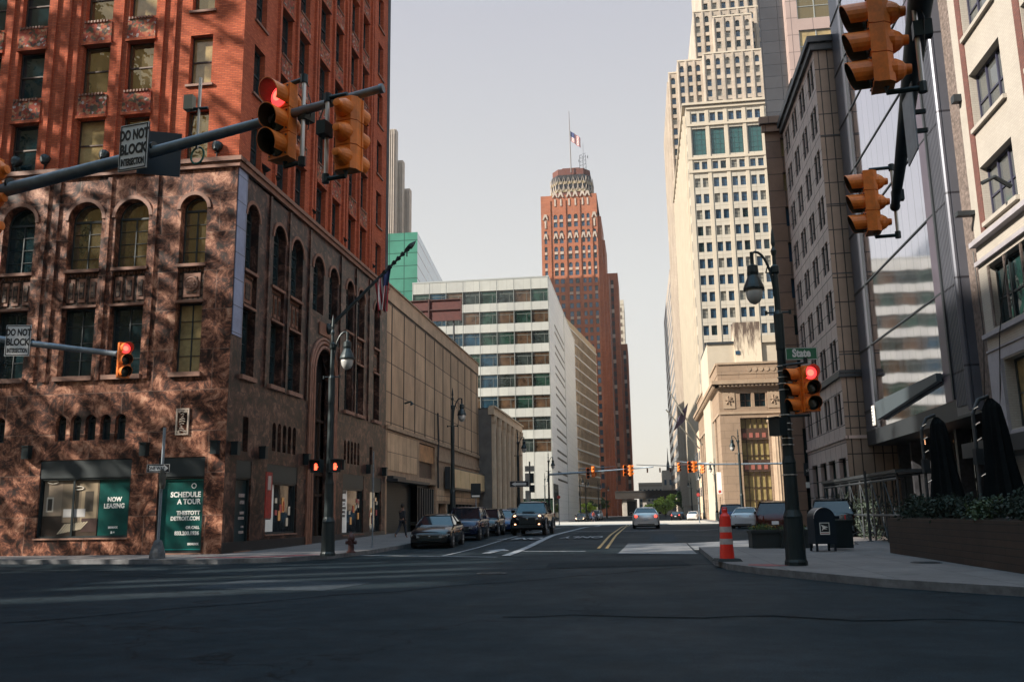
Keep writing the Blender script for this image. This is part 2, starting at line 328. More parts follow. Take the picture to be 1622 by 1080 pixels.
def line(pts,w,m,n0=.0):
    P=[]; Q=[]
    for i,(x,y) in enumerate(pts):
        a=pts[max(0,i-1)]; b=pts[min(len(pts)-1,i+1)]; dx,dy=b[0]-a[0],b[1]-a[1]; k=(dx*dx+dy*dy)**.5; nx,ny=-dy/k*w/2,dx/k*w/2
        P.append((x+nx,y+ny)); Q.append((x-nx,y-ny))
    o=slab('stripe',P+Q[::-1],.02,m,marks); return o
line([(-1.52,36.5),(-1.62,105)],.12,YEL); line([(-1.84,36.5),(-1.94,105)],.12,YEL)
line([(-4.75,31.2),(-5.1,52),(-5.0,105)],.3,PAINT); line([(-7.0,30.7),(-7.1,105)],.12,PAINT)
line([(-10.2,32.4),(-4.9,30.2)],.25,PAINT)
line([(-5,61.5),(-1.9,61.5)],.5,PAINT); line([(-1.4,60.5),(3.4,60.5)],.5,PAINT); line([(-4.6,34.6),(-2.2,34.2)],.3,PAINT); line([(-.95,32.3),(1.7,31.3)],.35,PAINT); line([(3.2,58),(7,70)],.12,PAINT)
for x,y in ((-6.0,47.5),(-3.0,48.5)):
    t_=text('road_lettering','ONLY',1.0,None,Matrix.Translation((x+.9,y+ .0,gz(y)+.024))@Matrix.Rotation(PI,4,'Z')@Matrix.Diagonal((1,1,1,1)),PAINT,sx=.78,depth=.001,bold=.02)
    t_.data.transform(Matrix.Translation((0,y,0))@Matrix.Diagonal((1,4.6,1,1))@Matrix.Translation((0,-y,0)))
    t_.parent=marks
# straight arrow near the first parked car
mark([(-5.95,33.2),(-5.6,33.2),(-5.55,35.2),(-5.2,35.2),(-5.7,36.9),(-6.2,35.2),(-5.9,35.2)]).parent=marks
def disc(name,x,y,r,m,z=.0,lab=None,cat=None):
    a=MB(); a.lathe([(r,0),(r,.012),(r*.86,.012),(r*.86,.006),(r*.80,.006),(r*.8,.014)],m,28); 
    for k in range(-4,5): a.box(-r*.7,r*.7,k*r*.15-.012,k*r*.15+.012,.014,.018,m)
    return tag(a.build(name,None,loc=(x,y,z)),lab,cat)
RP1=mat('newer asphalt patch',(.008,.014,.018),.85,var=.4,vs=5,bump=.3,bs=80,spec=.1); RP2=mat('older asphalt patch',(.030,.038,.046),.9,var=.4,vs=4,bump=.3,bs=80,spec=.1)
for pl,m_ in (([(-2.6,24),(1.2,24.6),(1.0,27.4),(-2.8,26.6)],RP1),([(-9.5,18),(-6.2,17.2),(-5.8,19.4),(-9.2,20.4)],RP2),([(-14,22),(-9.8,21),(-9.6,22),(-13.8,23.2)],RP1),([(-4,50),(-2.6,50),(-2.6,58),(-4,58)],RP1),([(.2,42),(1.5,42),(1.6,52),(.3,52)],RP2),([(-6.6,36.5),(-5.2,36.3),(-5.0,44),(-6.4,44)],RP2),([(-20,24.5),(-15,23.9),(-15,24.5),(-20,25.1)],RP1)): struct('road_patch',pl,.006,m_)
for (a_,b_) in (((-13,20),(6,27)),((-9,12),(1,24)),((-2,13),(9,12)),((-18,26),(-4,30)),((-1,30),(1.5,33))):
    P_=[];Q_=[]
    for k in range(25): t_=k/24; x_=a_[0]+(b_[0]-a_[0])*t_; y_=a_[1]+(b_[1]-a_[1])*t_+.35*math.sin(k*1.3+a_[0])*.5+rnd.uniform(-.12,.12); w_=.02+.02*rnd.random(); P_.append((x_,y_+w_)); Q_.append((x_,y_-w_))
    struct('road_crack_seal',P_+Q_[::-1],.009,mat('tar seal',(.004,.005,.006),.95,spec=.0))
disc('manhole_cover',6.45,22.6,.34,DARK,.15,'round iron cover in the right sidewalk beside the timber planter','manhole cover')
disc('manhole_cover',-3.7,22,.36,DARK,.004,'round iron cover in the dark road in front of the crosswalk','manhole cover')
disc('manhole_cover',.6,46,.34,DARK,.12,'round iron cover in the road ahead of the silver sedan','manhole cover')
# ------------------------------------------------------------------ brick tower on a marble base
YF=31.53; XS=-15.25
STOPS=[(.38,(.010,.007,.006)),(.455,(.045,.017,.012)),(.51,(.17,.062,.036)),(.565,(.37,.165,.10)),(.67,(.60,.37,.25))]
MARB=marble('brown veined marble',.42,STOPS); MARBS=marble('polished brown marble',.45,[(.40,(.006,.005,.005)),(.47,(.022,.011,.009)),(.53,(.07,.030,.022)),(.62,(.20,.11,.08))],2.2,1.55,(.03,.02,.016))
BRICK=tiles('red brick',(.54,.130,.058),(.37,.078,.036),(.24,.075,.045),.235,.078,.010,var=.28,vs=.45,rough=.85,bump=.5,spec=.15)
MOULD=mat('brown moulding',(.20,.085,.05),.6,var=.35,vs=3); STONE2=mat('weathered sill',(.24,.12,.08),.7,var=.4,vs=4)
def mosaic():
    m,t,n,l,b=nodes('terracotta mosaic'); uv,pos=uvz(n,l)
    w=n.new('ShaderNodeTexVoronoi'); w.inputs['Scale'].default_value=9; l.new(pos,w.inputs[0])
    r=n.new('ShaderNodeValToRGB'); r.color_ramp.interpolation='CONSTANT'; s=n.new('ShaderNodeSeparateXYZ'); l.new(w.outputs['Color'],s.inputs[0]); l.new(s.outputs[0],r.inputs[0])
    e=r.color_ramp.elements; e[0].color=(.26,.05,.03,1); e[1].position=.94; e[1].color=(.36,.28,.26,1)
    for p,c in ((.35,(.10,.07,.04)),(.55,(.33,.10,.05)),(.75,(.08,.05,.045)),(.85,(.30,.16,.09))): q=e.new(p); q.color=(*c,1)
    l.new(r.outputs[0],b.inputs['Base Color']); b.inputs['Roughness'].default_value=.8; b.inputs['Specular IOR Level'].default_value=.2; return m
MOS=mosaic()
tower=bthing('brick_tower','tall red brick tower on a brown marble base at the street corner',XS,YF)
FW=24.0  # front width
TF=FR(XS-FW,YF,0); TS=FR(XS,YF,90); SW=21.1
fx=lambda X:X-XS+FW    # world X -> u on the front
fcols=[(-17.56,-16.59),(-20.35,-19.15),(-22.33,-21.10),(-25.28,-24.05),(-27.28,-26.05),(-30.2,-29.0),(-32.2,-31.0),(-35.1,-33.9),(-37.3,-36.1)]
scols=[(32.5,33.66),(35.2,36.5),(37.2,38.6),(39.96,41.4),(42.2,43.5),(44.85,46.1),(46.8,48.1),(49.95,51.15)]
arched=[(-17.55,-16.46),(-20.30,-18.90),(-22.33,-20.90),(-25.2,-23.8),(-27.2,-25.8),(-30.2,-28.8),(-32.2,-30.8),(-35.1,-33.7),(-37.3,-35.9)]
low=MB(); shaft=MB(); wl=[]
def sash(T,u0,u1,z0,z1,fm=FRAME,gm=DGLASS,d=.32,st='sash',arch=False,flat=False): wl.append((T,(u0+u1)/2,z0,u1-u0,z1-z0,st,fm,gm,d,arch,flat))
# marble base, front
ops=[]
for i,(a,b) in enumerate(arched):
    a,b=fx(a),fx(b); ops+= [Op(a,b,6.88,13.93,True,12)]
    sash(TF,a,b,11.15,13.93,gm=(YGLASS if i in(0,1,2) else DGLASS),st='casement',arch=True,d=.38); sash(TF,a,b,6.88,9.6,gm=(TINT if i==0 else DGLASS),st='casement',d=.38)
for x0 in (-22.19,-29.2,-36.2):
    for k in range(5): a=fx(x0+k*.613); ops.append(Op(a,a+.43,4.40,5.38,True,8)); sash(TF,a,a+.43,4.40,5.38,st='none',arch=True,d=.25)
for x0 in (-26.6,): 
    for k in range(4): a=fx(x0+k*.613); ops.append(Op(a,a+.43,4.40,5.38,True,8)); sash(TF,a,a+.43,4.40,5.38,st='none',arch=True,d=.25)
shops=[(-22.68,-18.95,.78,3.0),(-17.87,-16.03,.2,2.95),(-28.4,-24.5,.5,3.0),(-35.5,-30,.5,3.0)]
for a,b,c,e_ in shops: ops.append(Op(fx(a),fx(b),c,3.68))
facade(low,TF,FW,0,15.0,ops,.42,MARB)
# marble base, side
ops=[]; u_=lambda Y:Y-YF
for i,(a,b) in enumerate(scols):
    a,b=u_(a),u_(b); ops.append(Op(a,b,11.15 if i in (3,4) else 6.88,13.93,True,12)); sash(TS,a,b,11.15,13.93,st='casement',arch=True,d=.38)
    if i not in (3,4): sash(TS,a,b,6.88,9.6,st='casement',d=.38)
ops.append(Op(u_(40.25),u_(43.1),.0,9.55,True,16))
for y0 in (35.75,44.95):
    for k in range(5): a=u_(y0)+k*.56; ops.append(Op(a,a+.36,4.15,5.35,True,8)); sash(TS,a,a+.36,4.15,5.35,st='none',arch=True,d=.25)
for y0 in (32.9,49.4): a=u_(y0); ops.append(Op(a,a+.5,3.95,5.3)); sash(TS,a,a+.5,3.95,5.3,st='none',d=.25)
for a,b,c in ((32.5,33.85,.2),(35.35,38.65,.75),(44.9,48.4,.5),(49.6,51.8,.2)): ops.append(Op(u_(a),u_(b),c,3.6))
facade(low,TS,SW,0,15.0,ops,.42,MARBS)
low.box(-FW,0,.46,SW,14.9,14.99,MARB,FR(XS,YF,0)); low.quad((-FW,0,0),(-FW,0,15),(-FW,SW,15),(-FW,SW,0),MARB,FR(XS,YF,0)); low.quad((-FW,SW,0),(-FW,SW,15),(0,SW,15),(0,SW,0),MARB,FR(XS,YF,0))
# cornice of the base, spandrels, string courses
for T,W in ((TF,FW),(TS,SW)):
    e0=.12 if T is TF else 0
    low.box(0,W+e0,-.12,.0,15.0,15.22,MOULD,T); low.box(0,W+(.2 if e0 else 0),-.2,.3,15.22,15.40,MOULD,T); low.box(0,W,.3,.46,15.0,15.3,MOULD,T)
    low.box(0,W+(.03 if e0 else 0),-.035,0,.0,.55,mat('dark base course',(.02,.016,.015),.3,var=.4,vs=3),T) if T is TS else None
SPA=tiles('bronze spandrel',(.13,.075,.05),(.09,.055,.04),(.03,.018,.014),.22,.30,.05,offset=0,rough=.5,var=.3,vs=5,metal=.3,bump=1)
def spand(T,a,b,dep=.16):
    p=MB(); p.box(a,b,dep,.40,9.6,11.15,SPA,T); p.box(a-.06,b+.06,-.06,.2,11.03,11.15,MOULD,T); p.box(a-.04,b+.04,-.04,.2,9.6,9.70,MOULD,T)
    for k in range(int((b-a)/.13)): u=a+.05+k*.13; p.box(u,u+.07,dep-.05,dep,10.9,11.0,MOULD,T)
    n=3 if b-a>1.2 else 1
    for k in range(n):
        c=a+(k+.5)*(b-a)/n; w=(b-a)/n*.32; p.box(c-w,c+w,dep-.04,dep,9.85,10.8,MOULD,T); p.box(c-w*.6,c+w*.6,dep-.07,dep-.04,10.0,10.65,SPA,T)
    p.build('spandrel',tower,off=tower.location)
for i,(a,b) in enumerate(arched): spand(TF,fx(a),fx(b))
for i,(a,b) in enumerate(scols):
    if i not in (3,4): spand(TS,u_(a),u_(b))
for T,W,cs in ((TF,FW,[(fx(a),fx(b)) for a,b in arched]),(TS,SW,[(u_(a),u_(b)) for a,b in scols])):
    for i,(a,b) in enumerate(cs):   # arch mouldings, sills
        s=MB(); cx=(a+b)/2; r=(b-a)/2
        for k in range(14):
            t0,t1=PI*k/14,PI*(k+1)/14; sp=13.93-r
            q=[(cx-rr*math.cos(t),sp+rr*math.sin(t)) for t in (t0,t1) for rr in (r+.015,r+.16)]
            s.add([(q[0][0],-.05,q[0][1]),(q[1][0],-.05,q[1][1]),(q[3][0],-.05,q[3][1]),(q[2][0],-.05,q[2][1]),(q[1][0],0,q[1][1]),(q[3][0],0,q[3][1]),(q[0][0],0,q[0][1]),(q[2][0],0,q[2][1])],[(0,1,2,3),(1,4,5,2),(6,0,3,7)],MOULD,T)
        s.build('arch_moulding',tower,off=tower.location)
        if not(T is TS and i in (3,4)): s=MB(); s.box(a-.1,b+.1,-.14,.1,6.70,6.878,STONE2,T); s.build('sill',tower,off=tower.location)
# pilaster strips and string lines on the marble
for T,us in ((TF,[fx(x) for x in (-22.85,-20.62,-18.62,-25.75,-23.35,-28.2)]),(TS,[u_(y) for y in (34.7,36.85,39.4,43.9,46.45,48.9)])):
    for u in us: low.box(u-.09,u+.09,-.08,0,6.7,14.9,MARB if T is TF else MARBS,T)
low.build('marble_base',tower,off=tower.location)
# brick shaft
ZT=62.; ops=[];ops2=[]
fcw=[(fx(a),fx(b)) for a,b in fcols]; scw=[(u_(a)+.05,u_(b)-.05) for a,b in scols]
for cs,oo,T in ((fcw,ops,TF),(scw,ops2,TS)):
    for i,(a,b) in enumerate(cs):
        for k in range(-1,9 if T is TS else 7):
            zt=20.83+3.27*k; oo.append(Op(a,b,zt-2.17,zt))
            sash(T,a,b,zt-2.17,zt,fm=FRB if T is TF else FRAME,gm=(YGLASS if (i*7+k*5)%3 else TINT) if T is TF and i<3 else DGLASS,d=.28)
    facade(shaft,T,FW if T is TF else SW,15.4,ZT,oo,.32,BRICK)
shaft.quad((-FW,0,15.4),(-FW,0,ZT),(-FW,SW,ZT),(-FW,SW,15.4),BRICK,FR(XS,YF,0)); shaft.quad((-FW,SW,15.0),(-FW,SW,ZT),(0,SW,ZT),(0,SW,15.0),mat('dark shaft end wall',(.05,.05,.055),.8,var=.4,vs=2),FR(XS,YF,0)); shaft.quad((-FW,0,ZT),(0,0,ZT),(0,SW,ZT),(-FW,SW,ZT),BRICK,FR(XS,YF,0))
grp=[(fx(-18.95),fx(-18.72)),(fx(-20.72),fx(-20.55)),(fx(-18.3),fx(-18.2)),(fx(-22.7),fx(-22.5)),(fx(-23.05),fx(-22.95)),(fx(-23.8),fx(-23.6)),(fx(-25.85),fx(-25.6)),(fx(-27.7),fx(-27.5))]
for a,b in grp: shaft.box(a,b,-.10,0,15.4,ZT,BRICK,TF)
for y in (34.85,36.9,39.25,39.6,41.85,43.85,44.3,46.45,48.5,48.9): shaft.box(u_(y)-.1,u_(y)+.1,-.14,0,15.4,ZT,BRICK,TS)
shaft.box(SW-.55,SW+.01,-.02,0,15.4,ZT,mat('dark shaft end wall',(.05,.05,.055),.8),TS)  # darker strip down the far edge of the side wall
shaft.build('brick_shaft',tower,off=tower.location)
# decorated spandrels under the paired windows
for T,cs,ids in ((TF,fcw,range(1,7)),(TS,scw,range(1,7))):
    for i in ids:
        for k in range(-1,8 if T is TS else 3):
            a,b=cs[i]; z=20.83+3.27*k; p=MB()
            p.box(a-.02,b+.02,-.045,.0,z+.12,z+.98,MOS,T); p.box(a-.06,b+.06,-.09,.0,z+.0,z+.12,BRICK,T); 
            for q in range(int((b-a)/.14)): p.box(a+.03+q*.14,a+.10+q*.14,-.10,-.0,z+.98,z+1.08,MOULD,T)
            p.build('mosaic_panel',tower,off=tower.location)
for i in (0,):
    for k in range(-1,6):
        for T,(a,b) in ((TF,fcw[0]),(TS,scw[0]),(TS,scw[7])):
            p=MB(); z=20.83+3.27*k-2.17; p.box(a-.1,b+.1,-.09,.1,z-.1,z-.004,MOULD,T); p.build('sill',tower,off=tower.location)
windows(tower,wl,99)
CLB=tiles('painted corner reflection',(.27,.30,.44),(.22,.25,.38),(.07,.08,.11),.9,1.05,.02,offset=0,rough=.35,var=.3,vs=1.2)
p=MB(); p.box(.06,.86,-.03,-.001,8.3,14.98,CLB,TS); p.build('corner_reflection',tower,off=tower.location)  # pale strip paints the sunlit facade's reflection on the polished stone
# ornaments on the marble
p=MB(); T=TF@Matrix.Translation((fx(-17.02),.12,10.35))
p.lathe([(.30,0),(.30,.05),(.25,.07),(.22,.05)],STONE2,24,T@Matrix.Rotation(PI/2,4,'X'))
for k in range(8): t=PI*k/4; p.tube([(0,-.06,0),(.2*math.cos(t),-.07,.2*math.sin(t))],.022,STONE2,6,T); p.lathe([(.05,0),(.05,.02)],STONE2,8,T@Matrix.Translation((.14*math.cos(t),-.07,.14*math.sin(t)))@Matrix.Rotation(PI/2,4,'X'))
p.build('medallion',tower,off=tower.location)
p=MB(); T=TF@Matrix.Translation((fx(-17.0),0,5.0)); LS=mat('carved pale stone',(.42,.33,.26),.7,var=.3,vs=8)
for a,b,c,e_ in ((-.26,.26,.44,.5),(-.26,.26,-.5,-.44),(-.26,-.2,-.44,.44),(.2,.26,-.44,.44)): p.box(a,b,-.06,0,c,e_,LS,T)
for k in range(9):
    t=k*.75; p.tube([(.12*math.cos(t),-.05,-.38+k*.09),(.05*math.cos(t+2),-.06,-.33+k*.09),(-.12*math.cos(t),-.05,-.36+k*.09)],.026,LS,6,T)
for sx_,sz in ((-1,-.38),(1,-.38),(-1,.38),(1,.38)): p.lathe([(.06,0),(.06,.05)],LS,10,T@Matrix.Translation((sx_*.12,0,sz))@Matrix.Rotation(PI/2,4,'X'))
p.build('carved_panel',tower,off=tower.location)
# entrance portal
p=MB(); T=TS; c=u_(41.68); r=1.43; sp=9.55-r
for rr,dd in ((r+.02,.16),(r+.24,.10),(r+.42,.05)):
    p.tube([(c-rr,-dd/2,.0),(c-rr,-dd/2,sp)]+[(c-rr*math.cos(PI*k/16),-dd/2,sp+rr*math.sin(PI*k/16)) for k in range(1,16)]+[(c+rr,-dd/2,sp),(c+rr,-dd/2,0)],.09,MOULD,6,T)
p.box(c-r,c+r,.6,.7,0,9.6,mat('portal recess',(.012,.012,.013),.4),T)
for x in (-.95,-.3,.3,.95): p.box(c+x-.05,c+x+.05,.48,.6,.2,8.0,FRB,T)
for z in (2.4,3.4,6): p.box(c-r,c+r,.46,.6,z,z+.12,FRB,T)
p.build('entrance_portal',tower,off=tower.location)
p=MB(); p.box(u_(40.9),u_(42.5),-.06,.0,10.15,10.75,MOULD,TS); p.build('entrance_plaque',tower,off=tower.location)
# wall lantern boxes over the shops
for T,u in ((TF,fx(-15.6)),(TF,fx(-23.2)),(TF,fx(-18.4)),(TS,u_(32.05)),(TS,u_(34.6)),(TS,u_(39.4)),(TS,u_(44.3)),(TS,u_(48.9)),(TS,u_(52.0))):
    p=MB(); p.box(u-.13,u+.13,-.28,-.02,3.75,4.2,BLACK,T); p.box(u-.15,u+.15,-.31,.0,4.2,4.25,BLACK,T); p.build('wall_box_lamp',tower,off=tower.location)
# shopfronts
SHF=mat('shop frame',(.012,.02,.022),.4); FASC=mat('shop fascia',(.014,.022,.024),.5); TEAL=mat('teal poster',(.004,.072,.062),.3,var=.3,vs=2.2); PWHITE=mat('poster white',(.85,.82,.76),.5); PPINK=mat('pale poster',(.42,.33,.30),.4)
def shop(T,a,b,z0,z1=3.0):
    p=MB(); p.box(a,b,.02,.10,z1,3.66,FASC,T); p.box(a,a+.07,.08,.2,z0,z1,SHF,T); p.box(b-.07,b,.08,.2,z0,z1,SHF,T); p.box(a,b,.08,.2,z0-.0,z0+.07,SHF,T); p.box(a,b,.06,.2,z1-.07,z1,SHF,T)
    p.box(a-.05,b+.05,-.06,.1,z0-.06,z0-.004,STONE2,T); sh=p.build('shopfront',tower,off=tower.location)
    g_=MB(); g_.quad((a+.07,.2,z0+.07),(b-.07,.2,z0+.07),(b-.07,.2,z1-.07),(a+.07,.2,z1-.07),glass('shop glass',(.02,.025,.03),.05,.1,.05),T); q=g_.build('shop_window',sh,off=tower.location); return sh
def panel(sh,T,a,b,z0,z1,m,name='poster',d=.17):
    g_=MB(); g_.box(a,b,d,d+.02,z0,z1,m,T); return g_.build(name,sh,off=tower.location)
def wtext(par,T,s,u,z,size,m=PWHITE,al='LEFT',sx=.9,d=-.165,bold=.009,off=None):
    return text('lettering',s,size,par,Matrix.Translation(-(off if off is not None else tower.location))@T@TX(u,z,d),m,al,sx,.003,bold)
s1=shop(TF,fx(-22.68),fx(-18.95),.78)
a=fx(-22.55); w_=1.30
# interior photograph: flat areas of a room
pc=lambda n_,c_:mat('photo '+n_,c_,.35)
scn=[(0,2.25,.9,2.9,pc('wall',(.19,.145,.10))),(0,.75,1.2,2.9,pc('wall light',(.26,.20,.145))),(.12,.42,1.75,2.3,pc('frame',(.5,.44,.36))),(.18,.36,1.8,2.24,pc('dark',(.035,.03,.025))),(1.55,2.2,1.1,2.85,pc('shelf',(.30,.23,.15))),(1.7,2.05,1.75,2.5,pc('screen',(.08,.065,.05))),(0,2.25,.85,1.35,pc('floor',(.045,.03,.02))),(.85,1.75,1.55,1.85,pc('sofa',(.46,.44,.42))),(0,.8,.85,1.6,pc('dark2',(.03,.02,.015))),(1.62,2.25,1.0,1.5,pc('cabinet',(.06,.035,.03)))]
for i,(x0,x1,z0,z1,m_) in enumerate(scn):
    g_=MB(); d_=.17-.0025*(i+1); g_.quad((a+x0,d_,z0),(a+x1,d_,z0),(a+x1,d_,z1),(a+x0,d_,z1),m_,TF); g_.build('poster_picture',s1,off=tower.location)
g_=MB()
for k in range(9): x=.65+k*.11; g_.add([(a+x,.138,.93+.02*k),(a+x+.3,.138,1.3+.01*k),(a+x+.37,.138,1.3+.01*k),(a+x+.08,.138,.93+.02*k)],[(0,1,2,3)],pc('rug',(.5,.42,.3)),TF)
for c_ in ((.35,2.86),(1.42,2.62)):
    g_.tube([(a+c_[0]+.22*math.cos(t*PI/8),.136,c_[1]+.06*math.sin(t*PI/8)) for t in range(17)],.015,pc('ring lamp',(.7,.65,.55)),4,TF)
g_.build('poster_picture',s1,off=tower.location)
panel(s1,TF,a+2.27,fx(-19.02),.86,2.93,TEAL); g_=MB(); g_.box(a+1.22,a+1.3,.09,.13,.85,2.93,SHF,TF); g_.build('mullion',s1,off=tower.location)
c_=(a+2.27+fx(-19.02))/2
wtext(s1,TF,'NOW',c_,2.10,.24,al='CENTER'); wtext(s1,TF,'LEASING',c_,1.86,.24,al='CENTER'); wtext(s1,TF,'BEDROCK',c_,1.12,.09,al='CENTER'); wtext(s1,TF,'& =',c_,.93,.12,al='CENTER')
def tour(T,b,z=0,W=1.75,sc=1.,m=TEAL,wm=PWHITE,sh=None,cut=None):
    panel(sh,T,b-W,b,.3,2.86,m)
    for t_,z_,s_ in (('SCHEDULE',2.22,.265),('A TOUR',1.96,.265),('THESTOTT',1.57,.2),('DETROIT.COM',1.37,.2),('OR CALL',1.06,.14),('833.200.1936',.84,.19),('BEDROCK',.48,.1)):
        x=wtext(sh,T,t_,b-.12,z_,s_*sc,wm,'RIGHT',sx=(.93 if t_!='DETROIT.COM' else .86)*sc)
s2=shop(TF,fx(-17.87),fx(-16.03),.2,2.97); tour(TF,fx(-16.1),sh=s2,W=1.7)
g_=MB(); g_.tube([(fx(-16.5)+.09*math.cos(t*PI/4),.155,2.62+.09*math.sin(t*PI/4)) for t in range(9)],.018,PWHITE,5,TF); g_.build('emblem',s2,off=tower.location)
EDG=mat('teal edge',(.01,.22,.20),.3); g_=MB()
for q in ((fx(-17.8),fx(-16.1),.3,.34),(fx(-17.8),fx(-16.1),2.82,2.86),(fx(-16.14),fx(-16.1),.34,2.82),(fx(-17.8),fx(-17.76),.34,2.82)): g_.box(q[0],q[1],.155,.168,q[2],q[3],EDG,TF)
g_.build('poster_edge',s2,off=tower.location)
s3=shop(TF,fx(-28.4),fx(-24.5),.5); panel(s3,TF,fx(-26.0),fx(-24.62),.6,2.9,PPINK)
for t_,z_,s_ in (('THESTOTT',2.70,.13),('STUDIOS,',2.32,.24),('1, 2 + 3',2.1,.24),('BEDROOM',1.88,.24),('RENTAL',1.64,.24),('HOMES',1.42,.24),('AVAILABLE',1.25,.08)): wtext(s3,TF,t_,fx(-24.72),z_,s_,INK,'RIGHT',sx=.9)
s4=shop(TF,fx(-35.5),fx(-30),.5)
DKT=mat('dark teal poster',(.010,.026,.03),.3)
s5=shop(TS,u_(32.5),u_(33.85),.2,2.95); tour(TS,u_(33.8),W=1.22,sc=.66,m=DKT,wm=PPINK,sh=s5)
g_=MB(); g_.box(u_(34.15),u_(34.75),-.5,-.46,1.4,3.2,mat('red banner',(.30,.02,.015),.5,var=.5,vs=5),TS); g_.box(u_(34.3),u_(34.6),-.52,-.5,2.5,3.05,PPINK,TS); g_.build('hanging_banner',tower,off=tower.location)
s6=shop(TS,u_(35.35),u_(38.65),.75,2.85); panel(s6,TS,u_(35.5),u_(36.5),.85,2.78,PWHITE)
for t_,z_ in (('RETAIL',2.5),('AND',2.3),('OFFICE',2.1),('SPACE',1.9),('AVAILABLE',1.7),('833.200.1936',1.35)): wtext(s6,TS,t_,u_(36.0),z_,.15,INK,'CENTER',sx=.85 if len(t_)<9 else .6)
s7=shop(TS,u_(44.9),u_(48.4),.5,2.85); panel(s7,TS,u_(45.05),u_(46.1),.6,2.78,PWHITE)
for t_,z_ in (('THE STOTT',2.6),('STUDIOS',2.2),('1, 2 + 3',2.0),('BEDROOM',1.8),('RENTAL',1.6),('HOMES',1.4)): wtext(s7,TS,t_,u_(45.57),z_,.16,INK,'CENTER',sx=.85)
s8=shop(TS,u_(49.6),u_(51.8),.2,2.85)
WARMP=[mat('glowing shop goods %s'%n_,c_,.6,emit=e_) for n_,c_,e_ in (('amber',(.5,.25,.09),.12),('rose',(.35,.08,.07),.05),('cream',(.45,.38,.3),.08))]  # weak glow put into the goods themselves, no lamp behind
for sh,a,b in ((s6,u_(36.8),u_(38.4)),(s7,u_(46.4),u_(48.2)),(s8,u_(49.8),u_(51.6))):
    for k in range(9):
        x=a+(b-a)*rnd.random(); z=.9+1.4*rnd.random(); g_=MB(); g_.box(x-.1,x+.1,.17,.19,z,z+.15+.35*rnd.random(),WARMP[k%3],TS); g_.build('shop_goods',sh,off=tower.location)
# entrance flagpole and flag
fl=thing('wall_flagpole','dark ornate flagpole slanting up from the entrance of the brick tower','flagpole',(XS+.05,42.0,10.6))
B=Vector((4.2,1.1,4.65)); p=MB(); p.tube([(0,0,0),B*.55,B*.9],[.10,.075,.05],BLACK,10)
for t_ in (.62,.68,.73,.78,.83,.88): p.tube([B*t_,B*(t_+.025)],[.09,.13],BLACK,8)
p.build('pole',fl); p=MB(); p.tube([B*.9,B*.93,B*.955,B],[.05,.14,.12,.01],BLACK,10); p.tube([B*.9+Vector((0,-.0,.18)),B*.86+Vector((.15,0,-.2))],.035,BLACK,6); p.build('finial',fl)
p=MB(); p.lathe([(.28,0),(.28,.08),(.12,.2)],BLACK,12,Matrix.Rotation(PI/2,4,'Y')); p.build('bracket',fl)
def us_flag(name,label,P,D,hoist,drop,fold,parts=40,group=None):
    "cloth hanging from P along hoist vector D, stripes run down the fly"
    t=thing(name,label,'flag',P); D=Vector(D); L_=D.length
    RD=mat('flag red',(.33,.025,.035),.85); WH=mat('flag white',(.55,.5,.48),.85); BL=mat('flag blue',(.02,.03,.10),.85)
    cl=MB(); nu=26; nv=16
    def pt(i,j):
        u=i/nu; v=j/nv; f=fold*math.sin(u*17+v*1.5)*(.35+v); squeeze=.55+.45*(1-v)
        return tuple(D*(.5+(u-.5)*squeeze)+Vector((.03*math.sin(v*5+u*9),f+.02*math.sin(u*31),-drop*v*(1-.12*math.sin(u*5)))))
    for i in range(nu):
        for j in range(nv):
            s_=int(i/2); m_=RD if s_%2==0 else WH
            if i>=12 and j<6: m_=BL
            cl.quad(pt(i,j),pt(i+1,j),pt(i+1,j+1),pt(i,j+1),m_)
    cl.build('cloth',t,smooth=True); return t
us_flag('flag','striped national flag hanging limp from the flagpole above the marble entrance',(XS+.05+B.x*.52,42+B.y*.52,10.6+B.z*.52),tuple(B*.2),0,2.0,.16)
# floodlights along the base roof
def flood(x,y,rz,lab):
    t=thing('floodlight',lab,'floodlight',(x,y,15.42),rz,'floodlights on the ledge of the marble base')
    p=MB(); p.tube([(0,0,0),(0,0,.22)],.03,BLACK,6); p.tube([(-.1,0,.22),(.1,0,.22)],.03,BLACK,6); p.build('stem',t)
    p=MB(); p.tube([(0,.13,.28),(0,.02,.42),(0,-.06,.52)],[.08,.2,.24],BLACK,12); p.build('lamp_head',t)
for i,X_ in enumerate((-16.15,-17.9,-21.0,-23.6,-24.9)): flood(X_,YF-.05,PI,('dark floodlight on the stone ledge nearest the tower corner','dark floodlight on the ledge just behind the traffic sign','dark floodlight on the ledge below the second brick bay','dark floodlight on the ledge at the left brick bay','dark floodlight on the ledge at the far left bay')[i])
for i,Y_ in enumerate((33.9,35.0,39.4,44.0,49.2)): flood(XS+.05,Y_,PI/2,('dark floodlight on the side ledge beside the first narrow window','dark floodlight on the side ledge under the hanging signals','dark floodlight on the side ledge at the middle bays','dark floodlight on the side ledge past the middle bays','dark floodlight on the side ledge near the brick tower end')[i])
